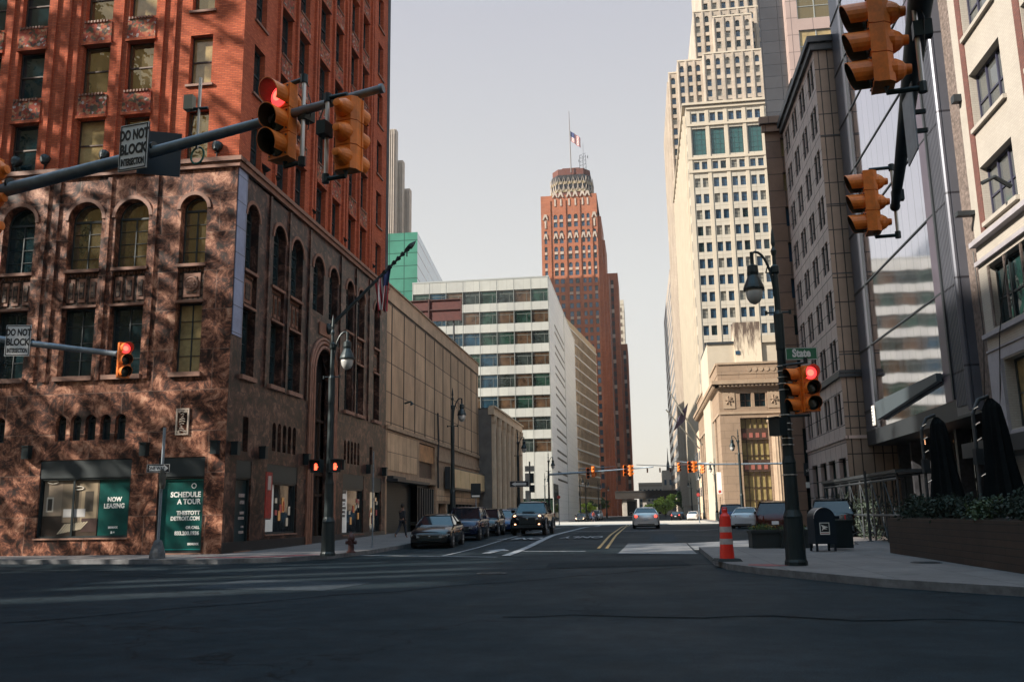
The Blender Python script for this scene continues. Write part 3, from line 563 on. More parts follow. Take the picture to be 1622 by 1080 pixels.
# ------------------------------------------------------------------ low panelled building next door
PAN=tiles('stone panel cladding',(.56,.36,.22),(.46,.29,.175),(.12,.075,.05),2.95,1.85,.035,offset=0,rough=.7,var=.42,vs=.6,shift=(XS+50.8,14.45),bump=.6,streak=.35)
PAN2=tiles('small tile cladding',(.58,.38,.23),(.50,.33,.2),(.09,.06,.045),.95,1.2,.02,offset=0,rough=.7,var=.25,vs=.8,shift=(XS+52.7,6.45))
PLAINP=mat('brown stone trim',(.36,.235,.15),.75,var=.35,vs=1.5); RUST=mat('rusty metal panel',(.42,.20,.08),.55,.2,var=.45,vs=1.8); SHUT=tiles('dark shutter',(.020,.030,.032),(.016,.026,.028),(.008,.012,.013),9,.1,.02,offset=0,rough=.5)
o2=bthing('panelled_building','low brown stone building with panel grid and dark shutters beside the brick tower',XS,52.65); T=FR(XS,52.65,90); W=31.3
b=MB(); v=lambda Y:Y-52.65
ops=[Op(v(53.0),v(60.4),.0,3.65),Op(v(60.4),v(66.0),0,3.6),Op(v(61),v(65.8),4.0,6.4),Op(v(70),v(82.5),0,2.3),Op(v(66.9),v(69.6),0,2.3)]
facade(b,T,W,0,6.75,[ops[0],ops[1],ops[2],ops[3],ops[4]],.6,PLAINP); b.quad((0,0,6.75),(W,0,6.75),(W,0,14.5),(0,0,14.5),PAN,T); b.quad((0,.0,14.5),(W,.0,14.5),(W,.0,14.62),(0,.0,14.62),mat('joint shadow gap',(.03,.02,.016),.8),T)
b.box(0,W,-.05,.3,14.62,15.6,PAN if False else mat('parapet stone',(.54,.35,.22),.75,var=.3,vs=.8),T); b.box(0,W,-.12,.3,15.6,15.7,PLAINP,T)
b.box(0,W,-.14,-.002,6.62,6.85,PLAINP,T); b.box(v(53),v(60.3),-.04,-.004,4.15,6.5,PAN2,T); b.box(v(66.2),v(83.9),-.06,-.004,2.5,3.3,PAN2,T); b.box(v(66.3),v(83.9),-.10,-.004,5.45,5.75,PLAINP,T)
b.quad((0,0,15.6),(W,0,15.6),(W,24,15.6),(0,24,15.6),mat('flat roof',(.1,.1,.1),.9),T); b.quad((W,0,0),(W,24,0),(W,24,15.6),(W,0,15.6),PLAINP,T)
for k in range(11): u=v(53.72+2.95*k); b.box(u-.05,u+.05,-.035,0,6.9,14.45,mat('dark joint strip',(.05,.035,.028),.7),T) if 0<u<W else None
b.build('wall',o2,off=o2.location)
def prt(name,par,fn,off=None): q=MB(); fn(q); return q.build(name,par,off=off if off is not None else par.location)
prt('roller_shutter',o2,lambda q:q.box(v(53.6),v(60.3),.42,.5,0,3.3,SHUT,T)); prt('door_canopy',o2,lambda q:(q.box(v(52.9),v(61.2),-.7,.0,3.45,3.62,DARK,T),q.box(v(53),v(56),-.4,.0,3.62,3.8,DARK,T)))
for k in range(8): prt('louvre_fin',o2,lambda q:q.box(v(60.7)+k*.68,v(60.9)+k*.68,.05,.4,0,3.3,DARK,T))
prt('rust_panel',o2,lambda q:q.box(v(61.1),v(65.7),.1,.2,5.15,6.35,RUST,T)); prt('dark_panel',o2,lambda q:q.box(v(61.1),v(65.7),.25,.35,3.6,5.15,mat('brown metal panel',(.07,.035,.022),.6,var=.5,vs=2),T))
prt('wall_pipe',o2,lambda q:q.tube([(v(66.2),-.15,3.4),(v(66.1),-.15,5.2),(v(66.3),-.15,6.8),(v(66.2),-.12,9)],.07,DARK,6,T))
SGN=mat('blank sign face',(.58,.40,.20),.4,var=.18,vs=.9)
prt('sign_box',o2,lambda q:(q.box(v(68.6),v(83.9),-.55,-.15,3.4,5.1,DARK,T),[q.box(v(68.9)+k*3.75,v(72.55)+k*3.75,-.58,-.551,3.55,4.98,SGN,T) for k in range(4)]))
prt('shop_window',o2,lambda q:(q.quad((v(70),.5,0),(v(82.5),.5,0),(v(82.5),.5,2.3),(v(70),.5,2.3),DGLASS,T),[q.box(v(70)+k*1.55,v(70.08)+k*1.55,.4,.5,0,2.3,DARK,T) for k in range(9)]))
prt('wall_lamp',o2,lambda q:q.tube([(v(56.6),-.1,8.6),(v(56.6),-.5,8.7),(v(56.6),-.6,8.5)],[.06,.06,.14],BLACK,8,T)); prt('back_wall',o2,lambda q:(q.box(v(53),v(66),.55,.6,0,6.4,DARK,T),q.box(v(66.9),v(69.6),.5,.6,0,2.4,DGLASS,T)))
# billboard frame on the roof
bb=thing('billboard','rusty red steel billboard frame standing on the panelled roof','billboard',(-19.6,80,15.6)); T=FR(-19.6,80,0)@Matrix.Translation((0,0,-1.6))
RR=mat('rust red steel',(.085,.022,.018),.7,var=.35,vs=3)
prt('board',bb,lambda q:(q.box(-2.6,3.6,0,.12,5.2,7.2,RR,T),[q.box(x,x+.12,-.14,0,5.1,7.3,mat('dark rust',(.06,.02,.016),.7),T) for x in (-2.6,.4,3.5)],[q.box(-2.6,3.6,-.12,0,z,z+.08,mat('dark rust',(.06,.02,.016),.7),T) for z in (5.15,6.2,7.15)]),bb.location*1-Vector((0,0,15.6)))
prt('frame',bb,lambda q:[q.tube([(x,.3,0),(x,.1,5.4)],.09,DARK,6,T) for x in (-1.8,.4,2.8)]+[q.tube([(-1.8,.3,0),(.4,.15,4.8)],.05,DARK,6,T),q.tube([(.4,.15,4.8),(2.8,.3,0)],.05,DARK,6,T)],bb.location*1-Vector((0,0,15.6)))
for ch in [c for c in col.objects if c.parent==bb]: ch.location.z=0
# ------------------------------------------------------------------ arcaded pale building
TAN=mat('buff limestone',(.46,.32,.21),.8,var=.22,vs=.8); TAN2=mat('pale limestone trim',(.58,.44,.31),.8,var=.2,vs=1)
o3=bthing('arcaded_building','small buff stone building with a row of tall rounded piers past the panelled one',-14.0,84.05); T=FR(-14.0,84.05,90); W=20.5
b=MB(); ops=[Op(1.2+k*3.2,3.4+k*3.2,.4,9.9,True,8) for k in range(6)]
facade(b,T,W,0,11.3,ops,.22,TAN); b.box(-.1,W,-.25,.3,10.75,11.45,TAN2,T); b.box(-.1,W,-.4,.2,11.45,11.6,TAN2,T)
GRS=mat('grey flank stone',(.15,.135,.12),.8,var=.3,vs=1); b.quad((0,20,0),(0,0,0),(0,0,11.3),(0,20,11.3),GRS,T); b.quad((0,0,11.4),(W,0,11.4),(W,20,11.4),(0,20,11.4),GRS,T); b.quad((W,0,0),(W,20,0),(W,20,11.4),(W,0,11.4),GRS,T)
b.build('wall',o3,off=o3.location)
for k in range(7): prt('pier',o3,lambda q:q.lathe([(.42,0),(.42,.3),(.32,.35),(.32,9.9),(.4,10.1),(.45,10.7)],TAN2,14,T@Matrix.Translation((.7+k*3.2,-.0,0))))
for k in range(6):
    prt('window',o3,lambda q:(q.quad((1.2+k*3.2,.2,.4),(3.4+k*3.2,.2,.4),(3.4+k*3.2,.2,9.9),(1.2+k*3.2,.2,9.9),DGLASS,T),q.box(2.25+k*3.2,2.35+k*3.2,.12,.19,.4,9.8,FRAME,T),q.box(1.2+k*3.2,3.4+k*3.2,.1,.18,4.2,5.4,mat('rose spandrel',(.22,.08,.06),.6),T),[q.box(1.2+k*3.2,3.4+k*3.2,.12,.185,z,z+.08,FRAME,T) for z in (2.2,7,8.6)]))
# ------------------------------------------------------------------ white banded office block
BAND=tiles('ribbed pale spandrel',(.36,.36,.33),(.32,.32,.30),(.2,.2,.18),1.52,20,.02,offset=0,rough=.7,var=.15,vs=.3); METW=tiles('white metal cladding',(.66,.68,.70),(.60,.62,.65),(.45,.47,.5),40,1.27,.03,offset=0,rough=.4,var=.06,vs=.2)
OG=[mat('green office glass',(.018,.045,.032),.06,.3,var=.8,vs=.7,spec=.8),mat('teal office glass',(.015,.045,.07),.06,.3,var=.8,vs=.7,spec=.8),mat('brown office glass',(.085,.05,.028),.08,.3,var=.8,vs=.9,spec=.8),mat('clear office glass',(.03,.04,.036),.05,.35,var=.8,vs=.8,spec=.8)]
OFR2=mat('thin dark green frame',(.10,.11,.10),.5); OFR=mat('silver window frame',(.35,.36,.34),.4,.5)
o4=bthing('office_block','white office block with ribbon windows on its front and a slotted white side',-15.2,155); T=FR(-15.2-25,155,0); TW=FR(-15.2,155,90); W=25.
b=MB(); ops=[]; wl=[]
for fl_ in range(8):
    zt=41.0-3.82*fl_; zb=zt-2.35
    for k in range(8):
        a=.1+k*3.1; ops.append(Op(a,a+3.1,zb,zt)); wl.append((T,a+1.55,zb,3.1,2.35,'band',OFR2,OG[(k*5+fl_*3+(k*fl_)%3)%4] if k<5 else OG[(2,3,2,0)[(k+fl_)%4]],.25,False,True))
ops.append(Op(.1,24.9,.4,4.0)); 
facade(b,T,W,0,43,ops,.25,BAND); b.quad((0,.25,.4),(W,.25,.4),(W,.25,4),(0,.25,4),OG[0],T)
for k in range(9): b.box(.04+k*3.1,.1+k*3.1,-.04,0,4.2,43,OFR,T)
so_=[]; SLOTS=[]
for fl_ in range(9):
    for j in range(2): SLOTS.append((36.0-fl_*3.9-j*1.35)); so_.append(Op(9.5,30,34.3-fl_*3.9+0*j-.0,34.55-fl_*3.9)) if False else None
facade(b,TW,62,0,43,so_,.3,METW); [b.box(9.5,30,-.03,-.002,z,z+.36,INK,TW) for z in SLOTS if z>6]
b.box(0,62,-.05,.4,43,43.3,METW,TW); b.box(0,W,-.05,.3,43,43.25,OFR,T); b.quad((0,0,43),(W,0,43),(W,62,43),(0,62,43),GRS,T); b.quad((0,0,0),(0,62,0),(0,62,43),(0,0,43),BAND,T)
b.box(31.0,31.15,-.03,0,0,43,DARK,TW); b.box(.4,9,-.06,-.003,0,6.5,DARK,TW)
for k in range(5): b.box(.8+k*1.7,1.8+k*1.7,-.12,-.06,0,5.6,OG[3],TW)
b.build('wall',o4,off=o4.location); windows(o4,wl,99)
# ------------------------------------------------------------------ tan office block, angled with the bend of the street
o5=bthing('tan_office_block','long tan office block ruled with white floor lines behind the white block',-20.8,223.5); T=FR(-20.8,223.5,90-6.5)
TNG=tiles('tan ribbed wall',(.40,.31,.19),(.33,.25,.15),(.22,.17,.11),1.3,40,.06,offset=0,rough=.5,var=.15,vs=.3)
b=MB(); b.quad((-2,0,0),(66,0,0),(66,0,54),(-2,0,54),TNG,T); b.quad((-2,40,0),(-2,0,0),(-2,0,54),(-2,40,54),TNG,T); b.quad((66,0,0),(66,40,0),(66,40,54),(66,0,54),TNG,T); b.quad((-2,0,54),(66,0,54),(66,40,54),(-2,40,54),GRS,T)
for k in range(15): b.box(-2,66,-.22,-.002,5.6+k*3.3,5.95+k*3.3,METW,T)
b.box(-2,66,-.12,-.002,.3,4.2,OG[0],T); b.build('wall',o5,off=o5.location)
q_=MB()
for k in range(14):
    for j in range(32): q_.box(-1.6+j*2.1,-.7+j*2.1,-.05,-.004,6.2+k*3.3,8.6+k*3.3,OG[2],T)
tag(q_.build('window',o5,off=o5.location),kind='stuff')
# ------------------------------------------------------------------ orange brick tower with a crown
ORB=tiles('orange brick',(.33,.115,.055),(.275,.092,.044),(.20,.07,.036),1.4,.6,.02,rough=.8,var=.25,vs=.08); CRM=mat('cream terracotta',(.36,.30,.25),.7,var=.2,vs=.5); ORD=mat('dark brick',(.10,.03,.02),.8)
o6=bthing('crowned_tower','tall orange brick skyscraper with a patterned crown and mast down the street',-35.7,340,'skyscraper'); ang=-4.9
T=FR(-35.7,340,0); W=22.3; b=MB(); ops=[]; wl=[]
cols6=[(1.2,2.3),(5.0,6.5),(7.3,8.8),(10.6,12.1),(13.1,14.6),(16.1,17.3),(18.1,19.3),(20.5,21.7)]
for r_ in range(34):
    zt=118-3.3*r_
    for i,(a,c) in enumerate(cols6):
        if i in (0,7) and r_<2: continue
        if zt<6: continue
        ops.append(Op(a,c,zt-2.0,zt,r_<8 and i not in (0,) and r_%2==0)); wl.append((T,(a+c)/2,zt-2.0,c-a,2.0,'none',FRAME,BGLASS if (r_+i)%4 else DGLASS,.3,ops[-1].arch,True))
facade(b,T,W,0,126,ops,.3,ORB); L6=27
b.quad((W,0,0),(W,L6,0),(W,L6,117),(W,0,117),ORB,FR(-35.7,340,0)); b.quad((0,L6,0),(0,0,0),(0,0,126),(0,L6,126),ORB,T); b.quad((0,0,126),(W,0,126),(W,L6,126),(0,L6,126),ORD,T); b.quad((0,L6,0),(W,L6,0),(W,L6,126),(0,L6,126),ORB,T)
for u in (3.6,9.7,15.3,20.0): b.box(u-.3,u+.3,-.35,0,4,124 if u<20 else 116,ORB,T)
for u,z in ((W-.001,112),): pass
# stepped shoulders to the right
for x0,x1,y0,y1,z in ((W,W+1.4,2,L6,117),(W+1.4,W+2.5,5,L6,108),(W+2.5,W+3.4,8,L6,95)): b.box(x0,x1,y0,y1,0,z,ORB,T)
for x0,x1,y0,y1,z in ((W+2.5,W+6.5,34,60,102),(W+6.5,W+9.3,50,80,74)):
    b.box(x0,x1,y0,y1,0,z,ORB,T)
    for k in range(24): b.box(x0+.9,x0+2.1,y0-.04,y0-.002,z-5-k*3.6,z-3-k*3.6,INK,T); b.box(x0+.9,x0+2.1,y0-.05,y0-.002,z-6.6-k*3.6,z-5-k*3.6,CRM if k%3==0 else ORD,T) if z-7-k*3.6>0 else None
for r_ in range(32):
    z=114-3.3*r_
    for yy in (3,8,13,18,23): b.box(W+ (3.42 if yy>=8 and z<95 else 0)-.0,W+(3.46 if yy>=8 and z<95 else .04),yy,yy+1.3,z-2,z,INK,T) if z<95 else None
b.build('wall',o6,off=o6.location)
for r_ in range(0,9):
    for i,(a,c) in enumerate(cols6):
        z=118-3.3*r_
        if r_%2==1 and not(r_==3): prt('terracotta_block',o6,lambda tr:tr.box(a+.1,c-.1,-.12,-.002,z+.15,z+1.15,CRM,T))
        if r_ in (3,): 
            m_=(a+c)/2; prt('terracotta_gable',o6,lambda tr:tr.prism([(m_-.9,z-.2),(m_-.45,z+2.1),(m_+.45,z+2.1),(m_+.9,z-.2),(m_+.5,z-.2),(m_,z+1.3),(m_-.5,z-.2)],-.35,-.003,CRM,T))
for i,(a,c) in enumerate(cols6):
    m_=(a+c)/2; top=126 if i not in (0,7) else 117
    prt('terracotta_gable',o6,lambda tr:tr.prism([(m_-1.1,top-1),(m_-.5,top+1.2),(m_+.5,top+1.2),(m_+1.1,top-1),(m_+.7,top-1),(m_,top+.3),(m_-.7,top-1)],-.5,-.003,CRM,T)); prt('terracotta_block',o6,lambda tr:tr.box(m_-.3,m_+.3,-.25,-.003,top-4.5,top-1.6,CRM,T))
for r_ in range(10,32,3):
    for i in (0,3,4,7): a,c=cols6[i]; prt('terracotta_block',o6,lambda tr:tr.box(a+.1,c-.1,-.12,-.002,118-3.3*r_+.15,118-3.3*r_+1.1,CRM,T))
cr=MB(); ob=[(-8.2,-3.5),(-5.5,-7.2),(5.5,-7.2),(8.2,-3.5),(8.2,6),(5.5,9),(-5.5,9),(-8.2,6)]
def ring(s,z0,z1,m_,cx=12.1,cy=9.5):
    pts=[(cx+x*s,cy+y*s) for x,y in ob]
    for i in range(8): a,c=pts[i],pts[(i+1)%8]; cr.quad((a[0],a[1],z0),(c[0],c[1],z0),(c[0],c[1],z1),(a[0],a[1],z1),m_,T)
    cr.add([(x,y,z1) for x,y in pts],[tuple(range(8))],m_,T)
YEB=mat('ochre crown tile',(.22,.17,.09),.6,var=.3,vs=.6)
ring(1.0,126,128,ORD); ring(1.03,128,129.2,YEB); ring(1.0,129.2,131.4,INK); ring(1.02,131.4,132.6,YEB); ring(.97,132.6,135.4,INK); ring(.93,135.2,138.0,ORD); ring(.6,138,139.3,ORD)
for i in range(8):
    a=Vector((12.1+ob[i][0]*1.04,9.5+ob[i][1]*1.04,0)); c=Vector((12.1+ob[(i+1)%8][0]*1.04,9.5+ob[(i+1)%8][1]*1.04,0)); n_=6 if (c-a).length>7 else 3
    for k in range(n_):
        p0=a.lerp(c,(k+.08)/n_); p1=a.lerp(c,(k+.5)/n_); p2=a.lerp(c,(k+.92)/n_)
        for zz in (128.2,131.6): cr.tube([p0+Vector((0,0,zz)),p1+Vector((0,0,zz+2.9)),p2+Vector((0,0,zz))],.13,CRM,4,T)
        cr.tube([p1+Vector((0,0,129)),p1+Vector((0,0,131.4))],.16,CRM,4,T)
cr.build('crown',o6,off=o6.location); windows(o6,wl,100)
prt('mast',o6,lambda q:q.tube([(12.4,2,136),(12.3,2,150),(12.2,2,162.5)],[.24,.2,.12],mat('weathered mast',(.10,.085,.08),.6),6,T))
us=us_flag('tower_flag','small national flag at half mast on top of the orange brick skyscraper',(-35.7+12.6,341.5,149.5),(0,0,4.2),0,0,0)
for ch in [c for c in col.objects if c.parent==us]: bpy.data.objects.remove(ch)
p=MB(); RD=MC['flag red']; WH=MC['flag white']; BL=MC['flag blue']
for i in range(12):
    for j in range(13):
        def pt(i,j): return (i*.33,.25*math.sin(i*1.1),-j*.32-i*.28)
        p.quad(pt(i,j),pt(i+1,j),pt(i+1,j+1),pt(i,j+1),BL if (i<5 and j<7) else (RD if j%2==0 else WH))
p.build('cloth',us,loc=(0,0,4.2))
at_=thing('rooftop_antenna','steel lattice antenna with dishes on the roof beside the mast','antenna',(-18.6,344,138))
p=MB()
for x,y in ((-1.3,0),(1.3,0),(0,1.4)): p.tube([(x,y,-.5),(x*.9,y,6.0)],.1,DARK,5)
for z in (0,1.6,3.2,4.8,6): p.tube([(-1.2,0,z),(1.2,0,z+.8),(0,1.3,z),(-1.2,0,z)],.06,DARK,4)
p.tube([(.3,0,4),(.3,0,11)],.05,DARK,4); p.build('lattice',at_); p=MB(); p.lathe([(.1,0),(.9,.35)],DARK,12,Matrix.Translation((1.8,-.2,5))@Matrix.Rotation(PI/2,4,'Y')); p.build('dish',at_); p=MB(); p.lathe([(.1,0),(.7,.3)],OFR,12,Matrix.Translation((-1.4,-.3,3.5))@Matrix.Rotation(-PI/2,4,'Y')); p.build('dish',at_)
# slab, green glass block, pale tower
GLS=tiles('pale tower wall',(.42,.38,.31),(.39,.35,.29),(.30,.26,.21),60,3.4,.4,offset=0,rough=.7,var=.08)
def block(name,label,x0,x1,y0,y1,z,m,m2=None,top=None,cat='building',rows=0,cols=0,wm=None,side=None):
    o=bthing(name,label,x0,y0,cat); b=MB(); b.box(x0,x1,y0,y1,0,z,m); b.build('wall',o,off=o.location)
    if rows:
        q=MB()
        for r_ in range(rows):
            for c in range(cols):
                u=x0+(c+.3)*(x1-x0)/cols; q.box(u,u+(x1-x0)/cols*.45,y0-.06,y0-.003,z-2-(r_+1)*(z-6)/rows,z-2-(r_+1)*(z-6)/rows+(z-6)/rows*.5,wm or BGLASS)
            if side:
                n=max(1,int((y1-y0)/4)); X_=x0 if side<0 else x1
                for c in range(n): u=y0+(c+.3)*(y1-y0)/n; q.box(X_+side*.003,X_+side*.06,u,u+(y1-y0)/n*.45,z-2-(r_+1)*(z-6)/rows,z-2-(r_+1)*(z-6)/rows+(z-6)/rows*.5,wm or BGLASS)
        tag(q.build('window',o,off=o.location),kind='stuff')
    return o
block('slab_tower','plain pale slab tower behind the orange brick skyscraper',-9.6,-5.4,420,450,101,GLS,cat='skyscraper',rows=26,cols=1,wm=mat('brown tower window',(.12,.09,.07),.3))
GRG=tiles('green curtain glass',(.05,.20,.14),(.07,.24,.17),(.015,.07,.05),4.2,3.6,.12,offset=0,rough=.12,metal=.25,var=.35,vs=.05); BLG=tiles('blue curtain glass',(.36,.44,.50),(.34,.42,.48),(.08,.10,.12),80,3.6,.2,offset=0,rough=.15,metal=.3,var=.05)
o=bthing('glass_block','green glass office block rising behind the brick tower',-80,230); b=MB(); b.quad((-80,230,0),(-58.3,230,0),(-58.3,230,77.8),(-80,230,77.8),GRG); b.quad((-58.3,230,0),(-63.2,285,0),(-63.2,285,77.8),(-58.3,230,77.8),BLG); b.quad((-80,230,77.8),(-58.3,230,77.8),(-63.2,285,77.8),(-80,285,77.8),GRS); b.quad((-80,285,0),(-80,230,0),(-80,230,77.8),(-80,285,77.8),GRG)
b.quad((-63.2,285,0),(-80,285,0),(-80,285,77.8),(-63.2,285,77.8),GRG); b.build('curtain_wall',o,off=o.location)
o=bthing('fluted_tower','pale fluted skyscraper peeking out above the green glass block',-110,300,'skyscraper'); b=MB(); PTW=mat('pale tower stone',(.36,.31,.26),.8,var=.2,vs=.3)
for x1,y0,z in ((-84.3,300,141),(-82.5,303,130),(-80.6,306,120),(-79.2,309,101),(-79,312,103)):
    b.box(-110,x1,y0,y0+2.9,0,z,PTW)
for k in range(40): b.box(-110+k*.8,-109.65+k*.8,299.6-0,300,0,141,CRM) if -109.65+k*.8<-84.3 else None
b.build('wall',o,off=o.location)
p=MB(); BT=mat('brown tower window',(.12,.09,.07),.3)
for x0_,x1_,y_,z_ in ((-84.3,-82.5,302.98,129),(-82.5,-80.6,305.98,119),(-80.6,-79.2,308.98,100)):
    n_=int((x1_-x0_)/.55)
    for k in range(n_): p.box(x0_+.15+k*.55,x0_+.38+k*.55,y_-.06,y_,4,z_,BT)
for k in range(32): p.box(-109.6+k*.8,-109.3+k*.8,299.75,299.995,4,139,mat('brown tower window',(.12,.09,.07),.3))
tag(p.build('window',o,off=o.location),kind='stuff')
# ================================================================== right side
# frames for walls facing the street from the right: local x runs towards the camera (-Y)
CREAM=tiles('cream terracotta wall',(.42,.375,.31),(.39,.35,.29),(.29,.25,.20),1.9,3.5,.05,offset=0,rough=.7,var=.1,vs=.12,shift=(.5,0)); PENO=tiles('grey limestone',(.40,.335,.27),(.36,.30,.245),(.28,.23,.19),1.6,1.1,.03,rough=.8,var=.28,vs=.15)
CRS=mat('cream trim',(.45,.385,.30),.7,var=.1,vs=.3)
o7=bthing('cream_tower','cream terracotta office tower with paired blue windows and wide upper windows',12.2,180,'skyscraper'); T=FR(12.2,180,0); W=20
b=MB(); ops=[]; wl=[]
def pw(a,c,z0,z1,st='none',g=None):
    g=g or (BGLASS,BGLASS,BGLASS,BGLASS,HB,BGLASS,DGLASS,BGLASS,BGLASS,BGLASS)[rnd.randrange(10)]; st='sash' if st=='none' else st
    ops.append(Op(a,c,z0,z1)); wl.append((T,(a+c)/2,z0,c-a,z1-z0,st,FRAME,g,.35,False,True))
for k in range(5):
    x=1.15+3.79*k
    for r_ in range(19):
        zt=69.1-3.46*r_; zt=min(zt,69.1)
        if zt<4: continue
        for a in (x,x+1.6): pw(a,a+1.12,zt-2.0,zt)
    for a in (x,x+1.6): pw(a,a+1.12,71.0,72.7); pw(a,a+1.12,81.6,83.5)
    pw(x-.05,x+2.75,74.2,80.0,'mullion',glass('teal upper glass',(.03,.09,.09),.08,.2,.1))
facade(b,T,W,0,85.4,ops,.35,CREAM)
for z,d in ((85.2,.7),(84.4,.35),(80.6,.3),(73.2,.25),(70.3,.3)): b.box(-d if d>.5 else 0,W,-d,0,z,z+.5,CRS,T)
for k in range(6): b.box(.15+k*3.79,.85+k*3.79,-.14,0,3,84,CRS,T)
TL=FR(12.2,240,-90); b.quad((0,0,0),(60,0,0),(60,0,85.4),(0,0,85.4),CREAM,TL); b.quad((0,0,85.4),(W,0,85.4),(W,60,85.4),(0,60,85.4),GRS,T); b.quad((W,0,0),(W,60,0),(W,60,85.4),(W,0,85.4),CREAM,T)
b.box(-.4,60.4,-.7,0,85.2,85.7,CRS,TL)
for k in range(15): b.box(.8+k*4,1.9+k*4,-.5,0,3,84,CRS,TL)
b.build('wall',o7,off=o7.location); windows(o7,wl,100)
q=MB()
for k in range(15):
    for r_ in range(20): q.box(2.3+k*4,3.9+k*4,-.04,-.003,81-3.9*r_,83-3.9*r_,BGLASS,TL)
tag(q.build('side_window',o7,off=o7.location),kind='stuff')
# stepped grey skyscraper behind
o8=bthing('stepped_skyscraper','grey limestone skyscraper stepping back in tiers behind the cream tower',12.7,243,'skyscraper')
b=MB(); wl=[]; q=MB()
def tier(x0,x1,y0,y1,z0,z1,mar=.9,wz=None,pier=True):
    T=FR(x0,y0,0); n=max(1,round((x1-x0)/2.62)); s=(x1-x0)/n; ops=[]
    zt=(wz or z1-1.8); first=True
    while zt-1.9>z0+.3:
        for k in range(n):
            c=(k+.5)*s; ar=first; ops.append(Op(c-.62,c+.62,zt-2.1,zt,ar,6)); wl.append((T,c,zt-2.1,1.24,2.1,'none' if ar else 'sash',FRAME,(BGLASS,DGLASS,BGLASS,HB)[rnd.randrange(4)],.45,ar,True))
        first=False; zt-=3.2
    facade(b,T,x1-x0,z0,z1,ops,.45,PENO)
    for k in range(n+1): b.box(max(0,k*s-.28),min(x1-x0,k*s+.28),-.3,0,z0,z1-.6,PENO,T)
    b.box(-.1,x1-x0,-.18,0,z1-.45,z1,CRS,T)
    b.quad((x0,y1,z0),(x0,y0,z0),(x0,y0,z1),(x0,y1,z1),PENO); b.quad((x1,y0,z0),(x1,y1,z0),(x1,y1,z1),(x1,y0,z1),PENO); b.quad((x0,y0,z1),(x1,y0,z1),(x1,y1,z1),(x0,y1,z1),GRS)
tier(22.3,44,243,280,84,130.5); tier(26.0,37,246,280,130.5,143.5); tier(15.2,22.3,248,290,0,131.5); tier(12.7,15.2,252,300,0,130)
tier(20.7,44,250,290,130.5,148); tier(23.4,42,252,285,143.5,182)
b.box(22.3,44,243.5,290,0,84,PENO)
TL=FR(12.69,300,-90)
for k in range(12): b.box(.5+k*4,2+k*4,-.45,0,3,128,PENO,TL)
b.build('wall',o8,off=o8.location); windows(o8,wl,100)
block('side_street_block','grey office block at the far right end of the street',12.3,40,306,396,84,PENO,cat='building',rows=20,cols=8,side=-1)
block('side_street_block','low stone commercial block between the columned bank and cream tower',10.2,24,161,178,15.5,TAN2,rows=3,cols=4,side=-1)
# ------------------------------------------------------------------ bank with columns
BK=tiles('bank limestone',(.27,.19,.13),(.25,.175,.12),(.15,.105,.075),2.2,.95,.02,rough=.8,var=.16,vs=.5)
BTR=mat('bank trim stone',(.31,.225,.155),.8,var=.2,vs=.8)
o9=bthing('bank_building','tan stone bank with tall bays and a fluted column on the right of the street',10.1,117); T=FR(10.1,117,0); W=16
b=MB(); ops=[Op(2.5,5.95,1.2,13.0),Op(7.7,11.1,1.2,13.0),Op(12.9,15.5,1.2,13)]+[Op(a,a+1.4,14.4,16.15) for a in (2.65,4.45,7.9,9.7)]
facade(b,T,W,0,18.6,ops,.7,BK); TLb=FR(10.1,160,-90)
ol=[Op(3+k*4.6,5.6+k*4.6,4,14.0,True,8) for k in range(8)]+[Op(3.2+k*4.6,5.4+k*4.6,.6,3.2) for k in range(8)]
facade(b,TLb,43,0,18.6,ol,.6,BK)
for T_,w_ in ((T,W),(TLb,43)):
    e_=.5 if T_ is T else .0
    b.box(-e_,w_+(.5 if T_ is TLb else 0),-.5,0,16.9,17.3,BK,T_); b.box(-e_*1.6,w_+(.8 if T_ is TLb else 0),-.85,0,17.3,17.75,BTR,T_)
    for k in range(int(w_/.5)): b.box(.1+k*.5,.35+k*.5,-.68,-.5,17.0,17.3,BTR,T_)
    b.box(0,w_,-.12,0,13.5,13.8,BTR,T_); b.box(0,w_,-.05,.3,18.6,19.9,BK,T_); b.box(0,w_,-.2,.3,19.9,20.15,BTR,T_); b.box(0,w_,-.15,0,.15,1.15,BK,T_)
b.quad((0,0,19.9),(W,0,19.9),(W,43,19.9),(0,43,19.9),GRS,T); b.quad((W,0,0),(W,43,0),(W,43,19.9),(W,0,19.9),BK,T)
for k in range(5): b.lathe([(.28,0),(.28,.06),(.14,.06)],BTR,12,T@Matrix.Translation((4.0+k*.75,-.05,19.2))@Matrix.Rotation(PI/2,4,'X'))
b.build('wall',o9,off=o9.location)
BW=mat('gold bank window',(.26,.20,.085),.3,var=.5,vs=.8)  # mottled gold tone for the bay panes
def bay(a,c):
    def f(q):
        q.quad((a,.65,1.2),(c,.65,1.2),(c,.65,13),(a,.65,13),YGLASS if a>6 else BW,T)
        for k in range(6): x=a+(c-a)*k/5; q.box(x-.05,x+.05,.5,.62,1.2,13,FRB,T)
        for z in (1.2,2.6,4.2,5.8,8.2,9.9,11.6,12.9): q.box(a,c,.5,.6,z,z+.09,FRB,T)
        for z in (6.2,10.2): q.box(a,c,.4,.58,z,z+1.5,FRB,T); [q.box(a+.25+k*.8,a+.7+k*.8,.36,.4,z+.3,z+.9,mat('carved red bronze',(.25,.08,.06),.6),T) for k in range(4)]
    prt('window_bay',o9,f)
bay(2.5,5.95); bay(7.7,11.1); bay(12.9,15.5)
